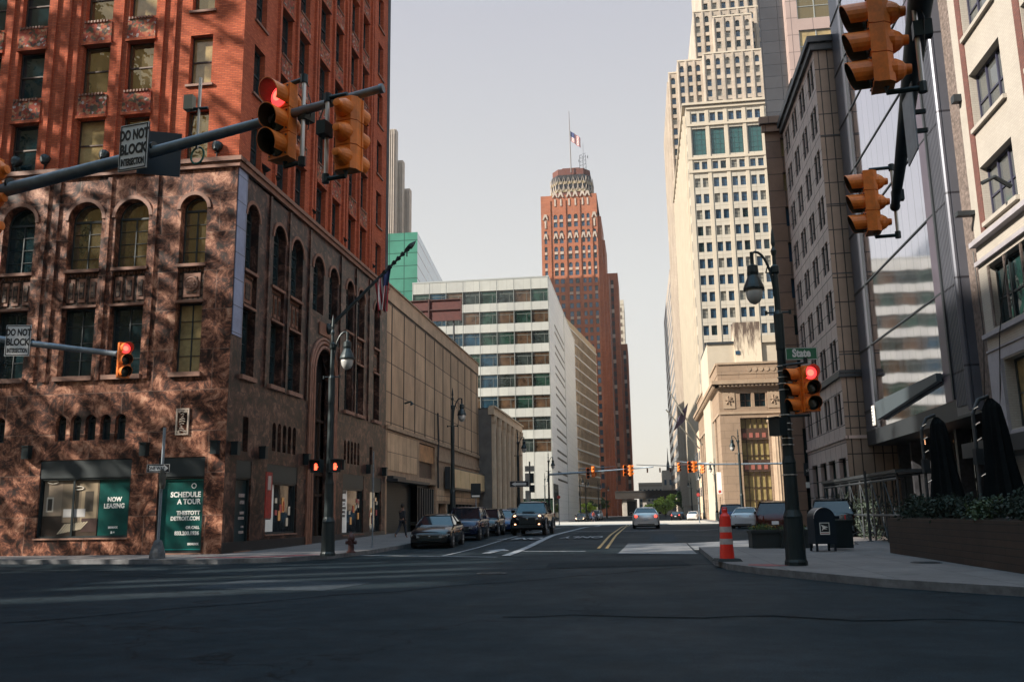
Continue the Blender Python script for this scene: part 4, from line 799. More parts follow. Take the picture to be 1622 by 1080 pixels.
for a in (2.65,4.45,7.9,9.7): prt('window',o9,lambda q:(q.quad((a,.6,14.4),(a+1.4,.6,14.4),(a+1.4,.6,16.15),(a,.6,16.15),DGLASS,T),q.box(a+.65,a+.75,.5,.58,14.4,16.15,FRB,T),q.box(a,a+1.4,.5,.57,15.2,15.28,FRB,T)))
for cx in (6.85,12.0):
    prt('column',o9,lambda q:(q.lathe([(.95,1.1),(.95,1.4),(.78,1.6),(.72,1.8),(.66,12.0),(.74,12.1),(.74,12.25)],BTR,24,T@Matrix.Translation((cx,-.35,0)),flute=.10),q.box(cx-1,cx+1,-1.3,.3,12.75,13.05,BTR,T),q.lathe([(.34,-.75),(.34,.75)],BTR,12,T@Matrix.Translation((cx-.75,-.5,12.5))@Matrix.Rotation(PI/2,4,'X')),q.lathe([(.34,-.75),(.34,.75)],BTR,12,T@Matrix.Translation((cx+.75,-.5,12.5))@Matrix.Rotation(PI/2,4,'X')),q.box(cx-.75,cx+.75,-1.1,.2,12.25,12.8,BTR,T)))
for a in (1.25,6.85): prt('carved_panel',o9,lambda q:(q.box(a-.75,a+.75,-.08,0,14.2,16.3,BTR,T),[q.tube([(a+.5*math.cos(k),-.1,15.25+.6*math.sin(k)),(a+.1*math.cos(k*2),-.16,15.25)],.09,BK,5,T) for k in range(9)]))
for k in range(8): prt('side_window',o9,lambda q:(q.quad((3+k*4.6,.55,.6),(5.6+k*4.6,.55,.6),(5.6+k*4.6,.55,14),(3+k*4.6,.55,14),DGLASS,TLb),q.box(4.25+k*4.6,4.35+k*4.6,.45,.53,.6,13.8,FRAME,TLb),q.box(3+k*4.6,5.6+k*4.6,.45,.53,7,7.15,FRAME,TLb)))
# white block over the bank
STW=None
def stained():
    m,t,n,l,b=nodes('soot stained parapet'); g=n.new('ShaderNodeNewGeometry').outputs['Position']; mp=n.new('ShaderNodeMapping'); mp.inputs['Scale'].default_value=(1.1,1.1,.16); l.new(g,mp.inputs[0])
    z=n.new('ShaderNodeTexNoise'); z.inputs['Scale'].default_value=1.6; z.inputs['Detail'].default_value=8; z.inputs['Roughness'].default_value=.7; l.new(mp.outputs[0],z.inputs[0])
    s=n.new('ShaderNodeSeparateXYZ'); l.new(g,s.inputs[0]); h=n.new('ShaderNodeMapRange'); l.new(s.outputs[2],h.inputs[0]); h.inputs[1].default_value=22; h.inputs[2].default_value=27; h.inputs[3].default_value=-.12; h.inputs[4].default_value=.16
    a=n.new('ShaderNodeMath'); a.operation='ADD'; l.new(z.outputs[0],a.inputs[0]); l.new(h.outputs[0],a.inputs[1])
    r=n.new('ShaderNodeValToRGB'); l.new(a.outputs[0],r.inputs[0]); e=r.color_ramp.elements; e[0].position=.48; e[0].color=(.60,.50,.38,1); e[1].position=.66; e[1].color=(.09,.06,.045,1); l.new(r.outputs[0],b.inputs['Base Color']); b.inputs['Roughness'].default_value=.85; return m
STW=stained(); WB=mat('cream rendered wall',(.42,.36,.28),.8,var=.1,vs=.4)
o=bthing('cream_block','windowless cream block with a soot stained chimney parapet above the bank',9.83,128); b=MB(); b.box(9.83,24,128,142,0,24.6,WB); b.box(17.2,24,127.7,142,24.6,25.6,WB); b.box(9.83,13.6,127.85,142,24.6,24.95,DARK); b.build('wall',o,off=o.location); b=MB(); b.box(13.6,17.3,127.6,131,21.0,27.6,STW); b.box(13.7,14.3,127.5,127.6,23.0,23.5,BGLASS); b.build('chimney_stack',o,off=o.location)
# ------------------------------------------------------------------ pink stone building just behind the panelled one
PKS=tiles('pinkish brown stone',(.30,.185,.125),(.25,.155,.11),(.10,.065,.05),1.3,1.17,.03,offset=0,rough=.6,var=.25,vs=.7,shift=(9.2+59,.2))
o=bthing('pink_stone_building','narrow pinkish brown stone front with blue windows behind the street lamp',9.2,59.2); T=FR(9.2,59.2,0); W=9; b=MB(); ops=[]; wl=[]
for r_ in range(9):
    zt=26.2-2.46*r_
    if r_ in (7,): continue
    for a in (1.0,3.2,5.4): ops.append(Op(a,a+1.25,zt-(1.35 if r_<8 else 3.4),zt)); wl.append((T,a+.62,ops[-1].z0,1.25,ops[-1].z1-ops[-1].z0,'none',FRAME,BGLASS if r_ in (2,3,4) else TINT if r_ in(0,1) and a<2 else DGLASS,.25,False,False))
ops.append(Op(1,1.9,.2,3)); ops.append(Op(2.2,8,.2,3))
facade(b,T,W,0,27.5,ops,.25,PKS); b.box(-.35,W,-.45,0,27.1,27.6,PKS,T); b.box(-.2,W,-.25,0,26.6,27.1,PKS,T); b.box(-.1,0,-.1,30,0,0.1,PKS,T)
b.quad((2.4,14,0),(0,0,0),(0,0,27.5),(2.4,14,27.5),PKS,T); b.quad((0,0,27.5),(W,0,27.5),(W,14,27.5),(2.4,14,27.5),GRS,T); b.box(1,8,.24,.3,.2,3,DGLASS,T); b.build('wall',o,off=o.location); windows(o,wl)
prt('shop_sign',o,lambda q:q.box(.9,1.95,-.12,-.02,3.5,4.3,DARK,T)); text('lettering','shoes',.3,o,Matrix.Translation((0,0,0))@TX(1.0,3.75,.13),PWHITE,sx=1,depth=.003)
prt('shop_sign',o,lambda q:q.box(.95,1.9,-.1,-.02,2.75,3.1,PWHITE,T))
# ------------------------------------------------------------------ towers behind, upper right
DKP=tiles('dark polished panels',(.055,.055,.06),(.045,.045,.05),(.02,.02,.022),1.5,1.1,.03,offset=0,rough=.14,var=.2,vs=.3,spec=.8); PKT=tiles('pink granite panels',(.38,.28,.25),(.34,.255,.23),(.16,.12,.11),1.8,1.6,.03,offset=0,rough=.5,var=.12,vs=.3)
o=bthing('granite_tower','pink granite tower with dark polished panels rising behind the corner block',11.9,75,'skyscraper'); T=FR(11.9,75,0); b=MB(); b.add([(0,0,0),(24,0,0),(24,30,0),(5.6,30,0),(0,0,90),(24,0,90),(24,30,90),(5.6,30,90)],[(0,3,2,1),(4,5,6,7),(0,1,5,4),(1,2,6,5),(2,3,7,6),(3,0,4,7)],DKP,T)
ops=[]; wl=[]
for r_ in range(9):
    z=39.3+3.75*r_
    for a in (.95,6.2): ops.append(Op(a,a+4.3,z,z+2.7)); wl.append((FR(14,73.8,0),a+2.15,z,4.3,2.7,'triple',OFR,(TINT,YGLASS)[r_%2],.15,False,False))
T2=FR(14,73.8,0); facade(b,T2,12,37.6,90,ops,.15,PKT); b.quad((0,1.19,37.6),(0,0,37.6),(0,0,90),(0,1.19,90),PKT,T2); b.quad((0,0,37.6),(12,0,37.6),(12,1.19,37.6),(0,1.19,37.6),DKP,T2); b.quad((12,0,37.6),(12,1.19,37.6),(12,1.19,90),(12,0,90),PKT,T2)
b.build('wall',o,off=o.location); windows(o,wl)
# ------------------------------------------------------------------ grey-brown panel block, corner
GBP=tiles('mauve stone panels',(.44,.34,.30),(.40,.31,.275),(.03,.026,.026),1.375,.875,.028,offset=0,rough=.55,var=.15,vs=.6,shift=(10.3+47.5,.35)); GBF=tiles('brown stone panels',(.24,.175,.13),(.21,.155,.115),(.02,.016,.014),.45,1.31,.03,offset=0,rough=.5,var=.2,vs=.8,shift=(0,.2))
o=bthing('panel_block','grey brown stone block with paired dark windows and a dark cornice right of the lamp',10.3,47.5); T=FR(10.3,58.6,-90); W=11.1; b=MB(); ops=[]; wl=[]
for c0 in (48.0,50.75,53.5,56.2):
    for r_ in range(8):
        zt=(25.9,23.35,20.75,18.1,15.5,12.82,10.15,7.3)[r_]
        for k in range(2):
            a=58.6-c0-1.6+k*.85; ops.append(Op(a,a+.68,zt-1.65,zt)); wl.append((T,a+.34,zt-1.65,.68,1.65,'none',FRAME,DGLASS,.12,False,False))
for c0 in (48.1,50.7,53.2,55.8): a=58.6-c0-1.6; ops.append(Op(a,a+1.7,.15,4.0)); wl.append((T,a+.85,.15,1.7,3.85,'mullion',FRAME,glass('green shop glass',(.02,.06,.05),.06,.3,.1),.25,False,False))
facade(b,T,W,0,26.6,ops,.25,GBP); T2=FR(10.3,47.5,0); b.quad((0,0,0),(1.05,0,0),(1.05,0,26.6),(0,0,26.6),GBF,T2); b.quad((1.05,0,0),(1.05,8,0),(1.05,8,26.6),(1.05,0,26.6),GBF,T2)
for z,d in ((26.6,.35),(26.2,.2),(8.05,.14),(8.25,.08),(4.9,.08)):
    b.box(-.02,W+d,-d,0,z,z+(.35 if z>20 else .16),DARK if z!=4.9 else GBP,T); b.box(0,1.05,-d,-.0,z,z+(.35 if z>20 else .16),DARK if z!=4.9 else GBP,T2)
for z in (6.0,9.2,13.5,17.3,21.2): b.box(0,1.05,-.02,-.001,z,z+.06,DARK,T2)
b.quad((0,0,26.8),(W,0,26.8),(W,25,26.8),(0,25,26.8),GRS,T); b.quad((0,25,0),(0,0,0),(0,0,26.6),(0,25,26.6),GBP,T); b.build('wall',o,off=o.location); windows(o,wl)
# ------------------------------------------------------------------ mirror glass building
def mirror():
    m,t,n,l,b=nodes('mirror cladding'); uv,pos=uvz(n,l); mp=n.new('ShaderNodeVectorMath'); mp.inputs[1].default_value=(0,0,0); l.new(uv,mp.inputs[0])
    k=n.new('ShaderNodeTexBrick'); l.new(mp.outputs[0],k.inputs[0]); k.offset=0; k.inputs['Scale'].default_value=1; k.inputs['Brick Width'].default_value=.9; k.inputs['Row Height'].default_value=3.05; k.inputs['Mortar Size'].default_value=.011
    k.inputs['Color1'].default_value=(.82,.80,.88,1); k.inputs['Color2'].default_value=(.78,.765,.84,1); k.inputs['Mortar'].default_value=(.12,.12,.15,1); l.new(k.outputs[0],b.inputs['Base Color']); b.inputs['Metallic'].default_value=1; b.inputs['Roughness'].default_value=.05
    z=n.new('ShaderNodeTexNoise'); z.inputs['Scale'].default_value=.5; z.inputs['Detail'].default_value=1; l.new(pos,z.inputs[0]); u=n.new('ShaderNodeBump'); u.inputs['Strength'].default_value=.25; u.inputs['Distance'].default_value=.02; l.new(z.outputs[0],u.inputs['Height']); l.new(u.outputs[0],b.inputs['Normal']); return m
MIR=mirror(); STR=tiles('steel grey cladding',(.12,.125,.15),(.105,.11,.135),(.04,.04,.05),30,3.05,.04,offset=0,rough=.35,var=.15,vs=.5,metal=.4); PRP=mat('violet grey metal',(.12,.10,.13),.4,.5,var=.2,vs=1)
o=bthing('mirror_building','mirror clad building reflecting the sky and the striped office block',11.3,32); T=FR(11.3,47.4,-90); b=MB()
b.quad((0,0,5.2),(2.4,0,5.2),(2.4,0,34),(0,0,34),STR,T); b.box(2.34,2.46,-.06,0,5.2,34,DARK,T)
b.quad((2.4,0,5.2),(13.3,0,5.2),(13.3,0,34),(2.4,0,34),MIR,T); b.box(12.3,13.3,-.03,-.002,5.2,34,PRP,T); b.box(13.3,13.46,-.12,0,5.2,34,DARK,T); b.quad((13.3,0,4.6),(15.6,0,4.6),(15.6,0,34),(13.3,0,34),STR,T)
for k in range(14): b.box(13.52+k*.15,13.57+k*.15,-.07,0,4.9,34,STR,T)
for k in range(9): b.box(0,15.45,-.045,-.003,6.15+k*3.05,6.21+k*3.05,DARK,T)
b.box(15.45,15.7,-.2,.0,4.6,34,STR,T); b.tube([(15.58,-.28,4.6),(15.58,-.28,34)],.11,STR,10,T); b.quad((15.7,0,4.6),(15.7,6,4.6),(15.7,6,34),(15.7,0,34),STR,T); b.quad((0,0,34),(15.7,0,34),(15.7,15,34),(0,15,34),GRS,T); b.quad((0,15,0),(0,0,0),(0,0,34),(0,15,34),GBF,T); b.box(0,15.6,-.0,2,4.5,5.19,DARK,T)
b.quad((0,1.9,.1),(15.6,1.9,.1),(15.6,1.9,4.5),(0,1.9,4.5),DGLASS,T)
for k in range(8): b.box(.3+k*2.1,.55+k*2.1,1.3,1.85,.1,4.5,mat('dark granite pier',(.04,.04,.045),.4,var=.6,vs=6),T)
b.build('wall',o,off=o.location)
prt('blade_sign',o,lambda q:q.add([(3.1,-.25,5.5),(12.2,-.25,5.5+.55),(12.2,-.25,6.35),(3.1,-.25,6.35),(3.1,-.05,5.5),(12.2,-.05,6.05),(12.2,-.05,6.35),(3.1,-.05,6.35)],[(0,1,2,3),(4,7,6,5),(0,4,5,1),(3,2,6,7),(0,3,7,4),(1,5,6,2)],mat('slate sign band',(.05,.065,.075),.5),T))
prt('shop_light',o,lambda q:(q.box(7.5,7.62,1.25,1.35,3.3,3.5,mat('warm shop lamp',(1,.5,.25),.5,emit=1.5),T),q.box(4.6,4.75,1.25,1.35,4.2,4.4,mat('warm shop lamp',(1,.5,.25),.5),T)))
prt('notice_board',o,lambda q:(q.box(1.75,2.15,-.12,-.06,5.35,6.3,PWHITE,T),[q.box(1.8,2.1,-.13,-.12,5.5+k*.16,5.56+k*.16,mat('faded sign text',(.25,.27,.28),.6),T) for k in range(5)]))
# ------------------------------------------------------------------ pale brick building at the right edge
PBR=tiles('whitewashed brick',(.38,.345,.30),(.355,.32,.28),(.30,.27,.24),.23,.078,.008,rough=.8,var=.1,vs=.8); RBR=tiles('brown red brick pier',(.16,.06,.045),(.12,.045,.035),(.09,.05,.045),.22,.078,.012,rough=.85); ROU=mat('rough brown stone',(.15,.115,.10),.95,var=.5,vs=6,bump=1,bs=9); LGY=mat('pale grey stone',(.30,.28,.30),.7,var=.15,vs=2)
PUR=mat('dark violet frame',(.03,.03,.055),.4)
o=bthing('pale_brick_building','whitewashed brick building with triple windows at the right edge',11.32,31.5); T=FR(11.32,31.6,-90); W=20; u=lambda Y:31.6-Y; b=MB(); ops=[]; wl=[]
b.quad((-.1,.05,4),(0.9,.05,4),(.9,.05,34),(-.1,.05,34),ROU,T)
wy=[(29.62,27.05),(25.4,22.8),(21.1,18.5),(16.8,14.2)]
for y0,y1 in wy:
    for z0,z1 in ((10.40,12.25),(13.60,15.5),(16.85,18.75),(20.1,22.0)): ops.append(Op(u(y0),u(y1),z0,z1)); wl.append((T,(u(y0)+u(y1))/2,z0,y0-y1,z1-z0,'triple',PUR,glass('pale reflecting glass',(.16,.17,.17),.05,.5,.15,.8),.28,False,False))
    ops.append(Op(u(y0)-.4,u(y1)+.35,7.0,9.05)); wl.append((T,(u(y0)+u(y1))/2,7.0,y0-y1+.75,2.05,'triple',FRAME,DGLASS,.3,False,False))
    ops.append(Op(u(y0)+.1,u(y1),3.75,5.9)); wl.append((T,(u(y0)+u(y1))/2+.05,3.75,y0-y1-.1,2.15,'mullion',FRAME,TINT if y0>29 else DGLASS,.35,False,False))
facade(b,T,W,0,30,ops,.4,PBR,u00=.9)
for y0,y1 in wy:
    b.box(u(y0)-.42,u(y0)-.02,-.03,0,10,30,RBR,T)
    for z in (10.4,13.6,16.85,20.1): b.box(u(y0)-.05,u(y1)+.1,-.12,.1,z-.14,z-.005,PBR,T)
    for s_ in (.05,.95,1.85): b.box(u(y0)-.3+s_*1.4,u(y0)-.2+s_*1.4,-.05,0,7.05,9.0,ROU,T)
for z,d,h in ((10.0,.1,.12),(9.85,.22,.16),(9.2,.12,.14),(6.75,.14,.14),(6.3,.06,.06),(5.95,.03,.3)): b.box(.9,W,-d,0,z,z+h,PBR if z>9.9 else LGY,T)
b.box(.9,W,-.04,-.002,3.2,3.7,LGY,T)
for y0,y1 in wy: b.box(u(y0)-.9,u(y0)+.08,-.1,-.001,.15,5.94,LGY,T)
for y in (30.55,): b.box(u(y)-.12,u(y)+.16,-.26,0,15.0,15.25,DARK,T)
b.quad((.9,0,30),(W,0,30),(W,15,30),(.9,15,30),GRS,T); b.quad((W,0,0),(W,15,0),(W,15,30),(W,0,30),PBR,T); b.build('wall',o,off=o.location); windows(o,wl)
prt('wall_bracket',o,lambda q:q.tube([(u(27.4),-.02,10.8),(u(27.3),-.5,11.1),(u(27.2),-.9,10.9)],.07,DARK,6,T)); prt('wall_bracket',o,lambda q:q.box(u(30.7),u(30.4),-.55,0,10.95,11.1,DARK,T)); prt('wall_cable',o,lambda q:(q.tube([(u(30.9),-.03,9.8),(u(30.8),-.03,7),(u(31.5),-.06,4.2)],.018,INK,4,T),q.tube([(u(28.2),-.06,9),(u(29.1),-.2,6.6),(u(30.2),-.06,4)],.018,INK,4,T)))
prt('shop_canopy',o,lambda q:(q.box(u(30.2),W,-1.3,-.11,2.9,3.35,DARK,T),q.box(u(30.0),W,.02,.05,.2,2.85,INK,T)))
# ------------------------------------------------------------------ buildings outside the frame that shade the crossing and show in the windows
OFB=tiles('ochre stone wall',(.50,.37,.17),(.46,.34,.16),(.3,.22,.11),1.6,.8,.02,rough=.8,var=.15,vs=.3)
block('corner_shade_building','unseen ochre stone building on the near left corner, sized to shade the crossing',-26,-18.5,-40,4.4,32,OFB,rows=6,cols=5)  # unseen block, edges and height shaped to shade the crossing
block('park_building','ochre stone office building across the park behind the viewer',-70,30,-62,-40,46,OFB,cat='building')
o=bthing('slotted_shade_slab','added unseen ochre slab with slots that cut the sun into road streaks',-68,-40); b=MB(); b.box(-68,-64,-50,-3,0,36.5,OFB); b.box(-68,-64,-50,-3,45,62,OFB); b.box(-68,-64,-50,-15.5,36.5,45,OFB)  # added unseen slab, its slots shaped to throw sun streaks on the road
y_=-15.5
for w_,g_ in ((.9,1.7),(1.8,1.0),(.9,1.3),(2.2,1.6),(.8,.9),(1.2,0)): b.box(-66,-65.6,y_,y_+w_,36.5,45,OFB); y_+=w_+g_
b.box(-68,-64,y_,-3,36.5,45,OFB) if y_<-3 else None
b.build('wall',o,off=o.location)
LEAF=mat('leaf green',(.055,.10,.02),.6,var=.4,vs=2); BARK=mat('bark',(.09,.065,.045),.9,var=.4,vs=6,bump=.5,bs=10); LEAFY=mat('bright leaf green',(.40,.50,.06),.6,var=.35,vs=1.5)  # LEAFY: brighter yellow-green foliage
def crown(p,n,cx,cy,cz,rx,ry,rz,s,m,seed,clumps=26,gap=.26):
    r_=random.Random(seed); C=[]
    for _ in range(clumps):
        while 1:
            v=Vector((r_.uniform(-1,1),r_.uniform(-1,1),r_.uniform(-1,1)))
            if .25<v.length<1: break
        C.append(v)
    for _ in range(n):
        c=r_.choice(C); d=Vector((r_.gauss(0,1),r_.gauss(0,1),r_.gauss(0,1)))*gap*.5; v=c+d
        P=Vector((cx+v.x*rx,cy+v.y*ry,cz+v.z*rz)); a=Vector((r_.gauss(0,1),r_.gauss(0,1),r_.gauss(0,1))).normalized(); b=a.orthogonal().normalized(); b=Matrix.Rotation(r_.random()*6,3,a)@b; c2=a.cross(b); k=s*r_.uniform(.6,1.3)
        p.add([P-b*k,P+c2*k*.6,P+b*k,P-c2*k*.6],[(0,1,2,3)],m)
def tree(name,label,x,y,h,r,n,s,m,seed,cz=None,rz=None,trunk=.3,group=None,z0=0,clumps=26):
    t=thing(name,label,'tree',(x,y,z0),0,group); p=MB(); cz=cz or h*.62; rz=rz or h*.38; r_=random.Random(seed)
    p.tube([(0,0,0),(.1,0,h*.25),(0,.1,h*.5),(.1,0,h*.85)],[trunk,trunk*.8,trunk*.55,trunk*.12],BARK,8)
    for k in range(7): a=r_.random()*6.3; z=h*(.28+.06*k); p.tube([(0,0,z),(r*.4*math.cos(a),r*.4*math.sin(a),z+h*.1),(r*.75*math.cos(a),r*.75*math.sin(a),z+h*.17)],[trunk*.4,trunk*.25,trunk*.06],BARK,6)
    p.build('trunk',t); c=MB(); crown(c,n,0,0,cz,r,r,rz,s,m,seed,clumps); c.build('crown',t); return t
tree('dapple_tree','added very tall leafy tree outside the left edge, dappling the sunlight',-44,22,42,9,3200,.42,LEAF,3,cz=25,rz=19,trunk=.25,group='added unseen trees that dapple the sunlight',clumps=60)  # trees added out of view, sparse crowns break the sun into dapples
tree('dapple_tree','second added tall leafy tree out of view to the left, dappling the sunlight',-54,27,44,8,1500,.42,LEAF,4,cz=28,rz=18,trunk=.25,group='added unseen trees that dapple the sunlight',clumps=55)
tree('dapple_tree','third added leafy tree outside the left edge, dappling the sunlight',-38,17,30,5,1100,.40,LEAF,5,cz=18,rz=13,trunk=.2,group='added unseen trees that dapple the sunlight',clumps=36)
# ================================================================== traffic signals
def arcshell(p,r,y0,y1,a0,a1,m,mi,n=12,th=.008,tip=0.):
    "open-bottomed visor: arc round the y axis"
    for k in range(n):
        t0=a0+(a1-a0)*k/n; t1=a0+(a1-a0)*(k+1)/n
        def q(t,rr,y): return (rr*math.sin(t),y,rr*math.cos(t))
        e0=y1+tip*(1-math.cos(t0))/2; e1=y1+tip*(1-math.cos(t1))/2
        p.quad(q(t0,r,y0),q(t1,r,y0),q(t1,r,e1),q(t0,r,e0),m); p.quad(q(t0,r-th,y0),q(t0,r-th,e0),q(t1,r-th,e1),q(t1,r-th,y0),mi); p.quad(q(t0,r,e0),q(t1,r,e1),q(t1,r-th,e1),q(t0,r-th,e0),m)
VIN=mat('visor inside',(.05,.035,.02),.6)
def signal(name,label,loc,rz,lit=0,side=1,s=.31,tube=True,group=None,ty=None):
    t=thing(name,label,'traffic light',loc,rz,group); w=s*.48; H=3*s
    for k in range(3):
        z=H/2-s*(k+.5); p=MB(); c=w*.35
        p.add([(-w,0,z-s/2+.004),(w,0,z-s/2+.004),(w,.11*s/.31,z-s/2+.004),(w-c,.17*s/.31,z-s/2+.004),(-w+c,.17*s/.31,z-s/2+.004),(-w,.11*s/.31,z-s/2+.004)]+[(-w,0,z+s/2-.004),(w,0,z+s/2-.004),(w,.11*s/.31,z+s/2-.004),(w-c,.17*s/.31,z+s/2-.004),(-w+c,.17*s/.31,z+s/2-.004),(-w,.11*s/.31,z+s/2-.004)],[(0,1,2,3,4,5)[::-1],(6,7,8,9,10,11)]+[(i,(i+1)%6,(i+1)%6+6,i+6) for i in range(6)],ORANGE)
        p.box(-w-.008,w+.008,-.028,0,z-s/2+.006,z+s/2-.006,ORANGE)
        M=Matrix.Translation((0,.16*s/.31,z))@Matrix.Rotation(-PI/2,4,'X'); p.lathe([(s*.40,-.03),(s*.38,.03),(s*.28,.08),(s*.18,.105),(s*.15,.15),(.01,.155)],ORANGE,16,M)
        for bx in (-w+.02,w-.02):
            for bz in (-s*.36,s*.36): p.lathe([(.009,0),(.009,.012)],DARK,6,Matrix.Translation((bx,-.028,z+bz))@Matrix.Rotation(PI/2,4,'X'))
        sec=p.build('section',t); p=MB(); o_=MB()
        arcshell(o_,s*.465,-.028,-.028-s*.78,-2.35,2.35,ORANGE,VIN,16,tip=.10*s/.31); vz=Matrix.Translation((0,0,z)); o_.v=[(vz@Vector(v))[:] for v in o_.v]; o_.build('visor',sec,smooth=False)
        L_=MB(); on=(lit==k+1)
        L_.lathe([(s*.42,.0),(s*.40,.012),(s*.25,.03),(.01,.036)],REDL if on else LENS,18,Matrix.Translation((0,-.03,z))@Matrix.Rotation(PI/2,4,'X'))
        if on: L_.lathe([(s*.22,.0),(.01,.006)],REDH,14,Matrix.Translation((0,-.064,z))@Matrix.Rotation(PI/2,4,'X'))
        L_.build('lens',sec)
    if tube:
        p=MB(); X=side*(w+.10) if ty is None else 0; Yt=.08 if ty is None else ty; p.tube([(X,Yt,-H/2-.04),(X,Yt,H/2+.04)],.022,SILV,10); p.build('support_tube',t)
        p=MB(); p.tube([(0,.08,-H/2),(0,.08,-H/2-.05),(X,Yt,-H/2-.05)],.025,BLACK,8)
        p.tube([(X,Yt,-H/2-.09),(X,Yt,-H/2)],.038,BLACK,8); p.build('lower_bracket',t); p=MB(); p.tube([(X,Yt,H/2),(X,Yt,H/2+.09)],.038,BLACK,8); p.tube([(0,.08,H/2),(0,.08,H/2+.045),(X,Yt,H/2+.045)],.025,BLACK,8); p.build('upper_bracket',t); p=MB(); p.box(X-.05,X+.05,Yt-.03,Yt+.12,.0,.14,BLACK); p.build('clamp',t); p=MB(); p.tube([(X+.02,Yt+.04,.3),(X+.06*side,Yt+.06,.15),(X+.03,Yt+.04,-.1)],.007,INK,5); p.build('wire',t)
    return t
def mastarm(name,label,P,Q,r0,r1,base=None,m=GALV,group=None,poleR=.14,poleH=7,polem=None):
    t=thing(name,label,'mast arm',base or P,0,group); o_=Vector(base or P); P,Q=Vector(P),Vector(Q)
    a=MB(); n=5; a.tube([P.lerp(Q,k/n)-o_+Vector((0,0,-.05*math.sin(PI*k/n))) for k in range(n+1)],[r0+(r1-r0)*k/n for k in range(n+1)],m,18); a.build('arm',t,smooth=True)
    c=MB(); d=(Q-P).normalized(); c.tube([Q-o_,Q-o_+d*.04],r1*1.18,m,16); 
    c.build('end_cap',t)
    for f in (.35,.62): c=MB(); X=P.lerp(Q,f)-o_; c.tube([X,X+d*.03],(r0+(r1-r0)*f)*1.1,BLACK,16); c.build('strap',t)
    if base: b=MB(); b.lathe([(poleR*2,0),(poleR*2,.08),(poleR*1.3,.12),(poleR,.5),(poleR*.8,poleH)],polem or m,16); b.build('pole',t,smooth=False)
    return t
P0=Vector((-6.82,8.6,5.09)); Q0=Vector((-2.42,8.0,5.56)); D0=(Q0-P0)
mastarm('signal_mast_arm','long grey mast arm crossing the upper left with two signals near its tip',P0-D0*.55,Q0,.092,.040,base=tuple(Vector((*(P0-D0*.55).xy,.15))),poleH=5.4)
def on0(t_): return P0+D0*t_
def sgl(P,dy=-.0): return tuple(P)
signal('traffic_light','orange signal with lit red lens hanging left of the arm tip over the brick tower',(-3.50,8.14,5.36),R(-22),1,1,s=.268)
signal('traffic_light','orange signal seen from behind hanging closest to the tip of the upper left arm',(-2.71,8.0,5.07),R(168),0,1,s=.252)
signal('traffic_light','orange signal cut by the left edge of the picture on the long arm',tuple(on0(-.06)+Vector((-.12,-.04,-.12))),R(-92),0,1,s=.33)
def sign(name,label,loc,rz,w,h,lines,bg_=WHITE,ink=INK,border=True,cat='sign',back=DARK,pole=None):
    t=thing(name,label,cat,loc,rz); p=MB(); p.box(-w/2,w/2,0,.012,-h/2,h/2,back); p.build('back_plate',t); p=MB(); p.box(-w/2+.003,w/2-.003,-.006,-.0005,-h/2+.003,h/2-.003,bg_); p.build('sign_face',t)
    if border:
        b=MB(); q=min(w,h)*.035; e=min(w,h)*.03
        for x0,x1,z0,z1 in ((-w/2+e,w/2-e,h/2-e-q,h/2-e),(-w/2+e,w/2-e,-h/2+e,-h/2+e+q),(-w/2+e,-w/2+e+q,-h/2+e+q,h/2-e-q),(w/2-e-q,w/2-e,-h/2+e+q,h/2-e-q)): b.box(x0,x1,-.009,-.0065,z0,z1,ink)
        b.build('border',t)
    for s_,z,sz,sx_ in lines: text('lettering',s_,sz,t,TX(0,z,.008),ink,'CENTER',sx_,.002,bold=sz*.042)
    return t
DNB=lambda w,h:[('DO NOT',h*.16,h*.30,.64*w/h/.78),('BLOCK',-h*.15,h*.30,.74*w/h/.78),('INTERSECTION',-h*.39,h*.20,.46*w/h/.78)]
sign('traffic_sign','white DO NOT BLOCK INTERSECTION sign on the long upper arm',(-5.2,8.30,5.29),R(-10),.37,.52,DNB(.37,.52))
t=thing('traffic_sign','dark back of a sign fixed behind the white one on the upper arm','sign',(-5.08,8.60,5.33),R(24)); p=MB(); p.box(-.22,.22,0,.012,-.25,.25,DARK); p.build('back_plate',t); p=MB(); p.box(-.2,.2,.012,.03,-.02,.02,GALV); p.build('rail',t)
t=thing('detector_antenna','thin rod with a small box and cable loop clamped on the upper left arm','antenna',(-4.5,8.33,5.41),0)
p=MB(); p.tube([(0,0,-.18),(.0,0,.62)],.014,SILV,8); p.tube([(0,0,.28),(0,0,.62)],.018,SILV,8); p.build('rod',t); p=MB(); p.box(-.16,-.06,-.04,.04,.26,.42,mat('beige box',(.3,.27,.2),.5)); p.tube([(-.1,0,.27),(.1,0,.27)],.016,BLACK,6); p.build('control_box',t)
p=MB(); p.tube([(.01+.07*math.cos(a*PI/8),.02*math.sin(a*PI/8),-.26+.10*math.sin(a*PI/8)) for a in range(17)],.011,mat('green cable',(.01,.12,.09),.5),6); p.tube([(-.02,0,-.1),(-.08,0,0),(-.05,0,.2)],.007,INK,5); p.build('cable',t)
# third arm, lower left
P1=Vector((-19.35,24.5,6.96)); Q1=Vector((-15.45,24.5,6.30))
mastarm('signal_mast_arm','thinner grey mast arm with one signal in front of the marble base at far left',P1-(Q1-P1)*.9,Q1,.13,.08,base=tuple(Vector((*(P1-(Q1-P1)*.9).xy,0))),poleH=7.6)
signal('traffic_light','small orange signal with red lens in front of the marble base at left',(-15.12,24.4,6.07),R(52),1,-1,s=.355,tube=False)
sign('traffic_sign','white DO NOT BLOCK INTERSECTION sign on the lower left arm',(-18.58,24.30,6.80),R(12),.74,.96,DNB(.74,.96))
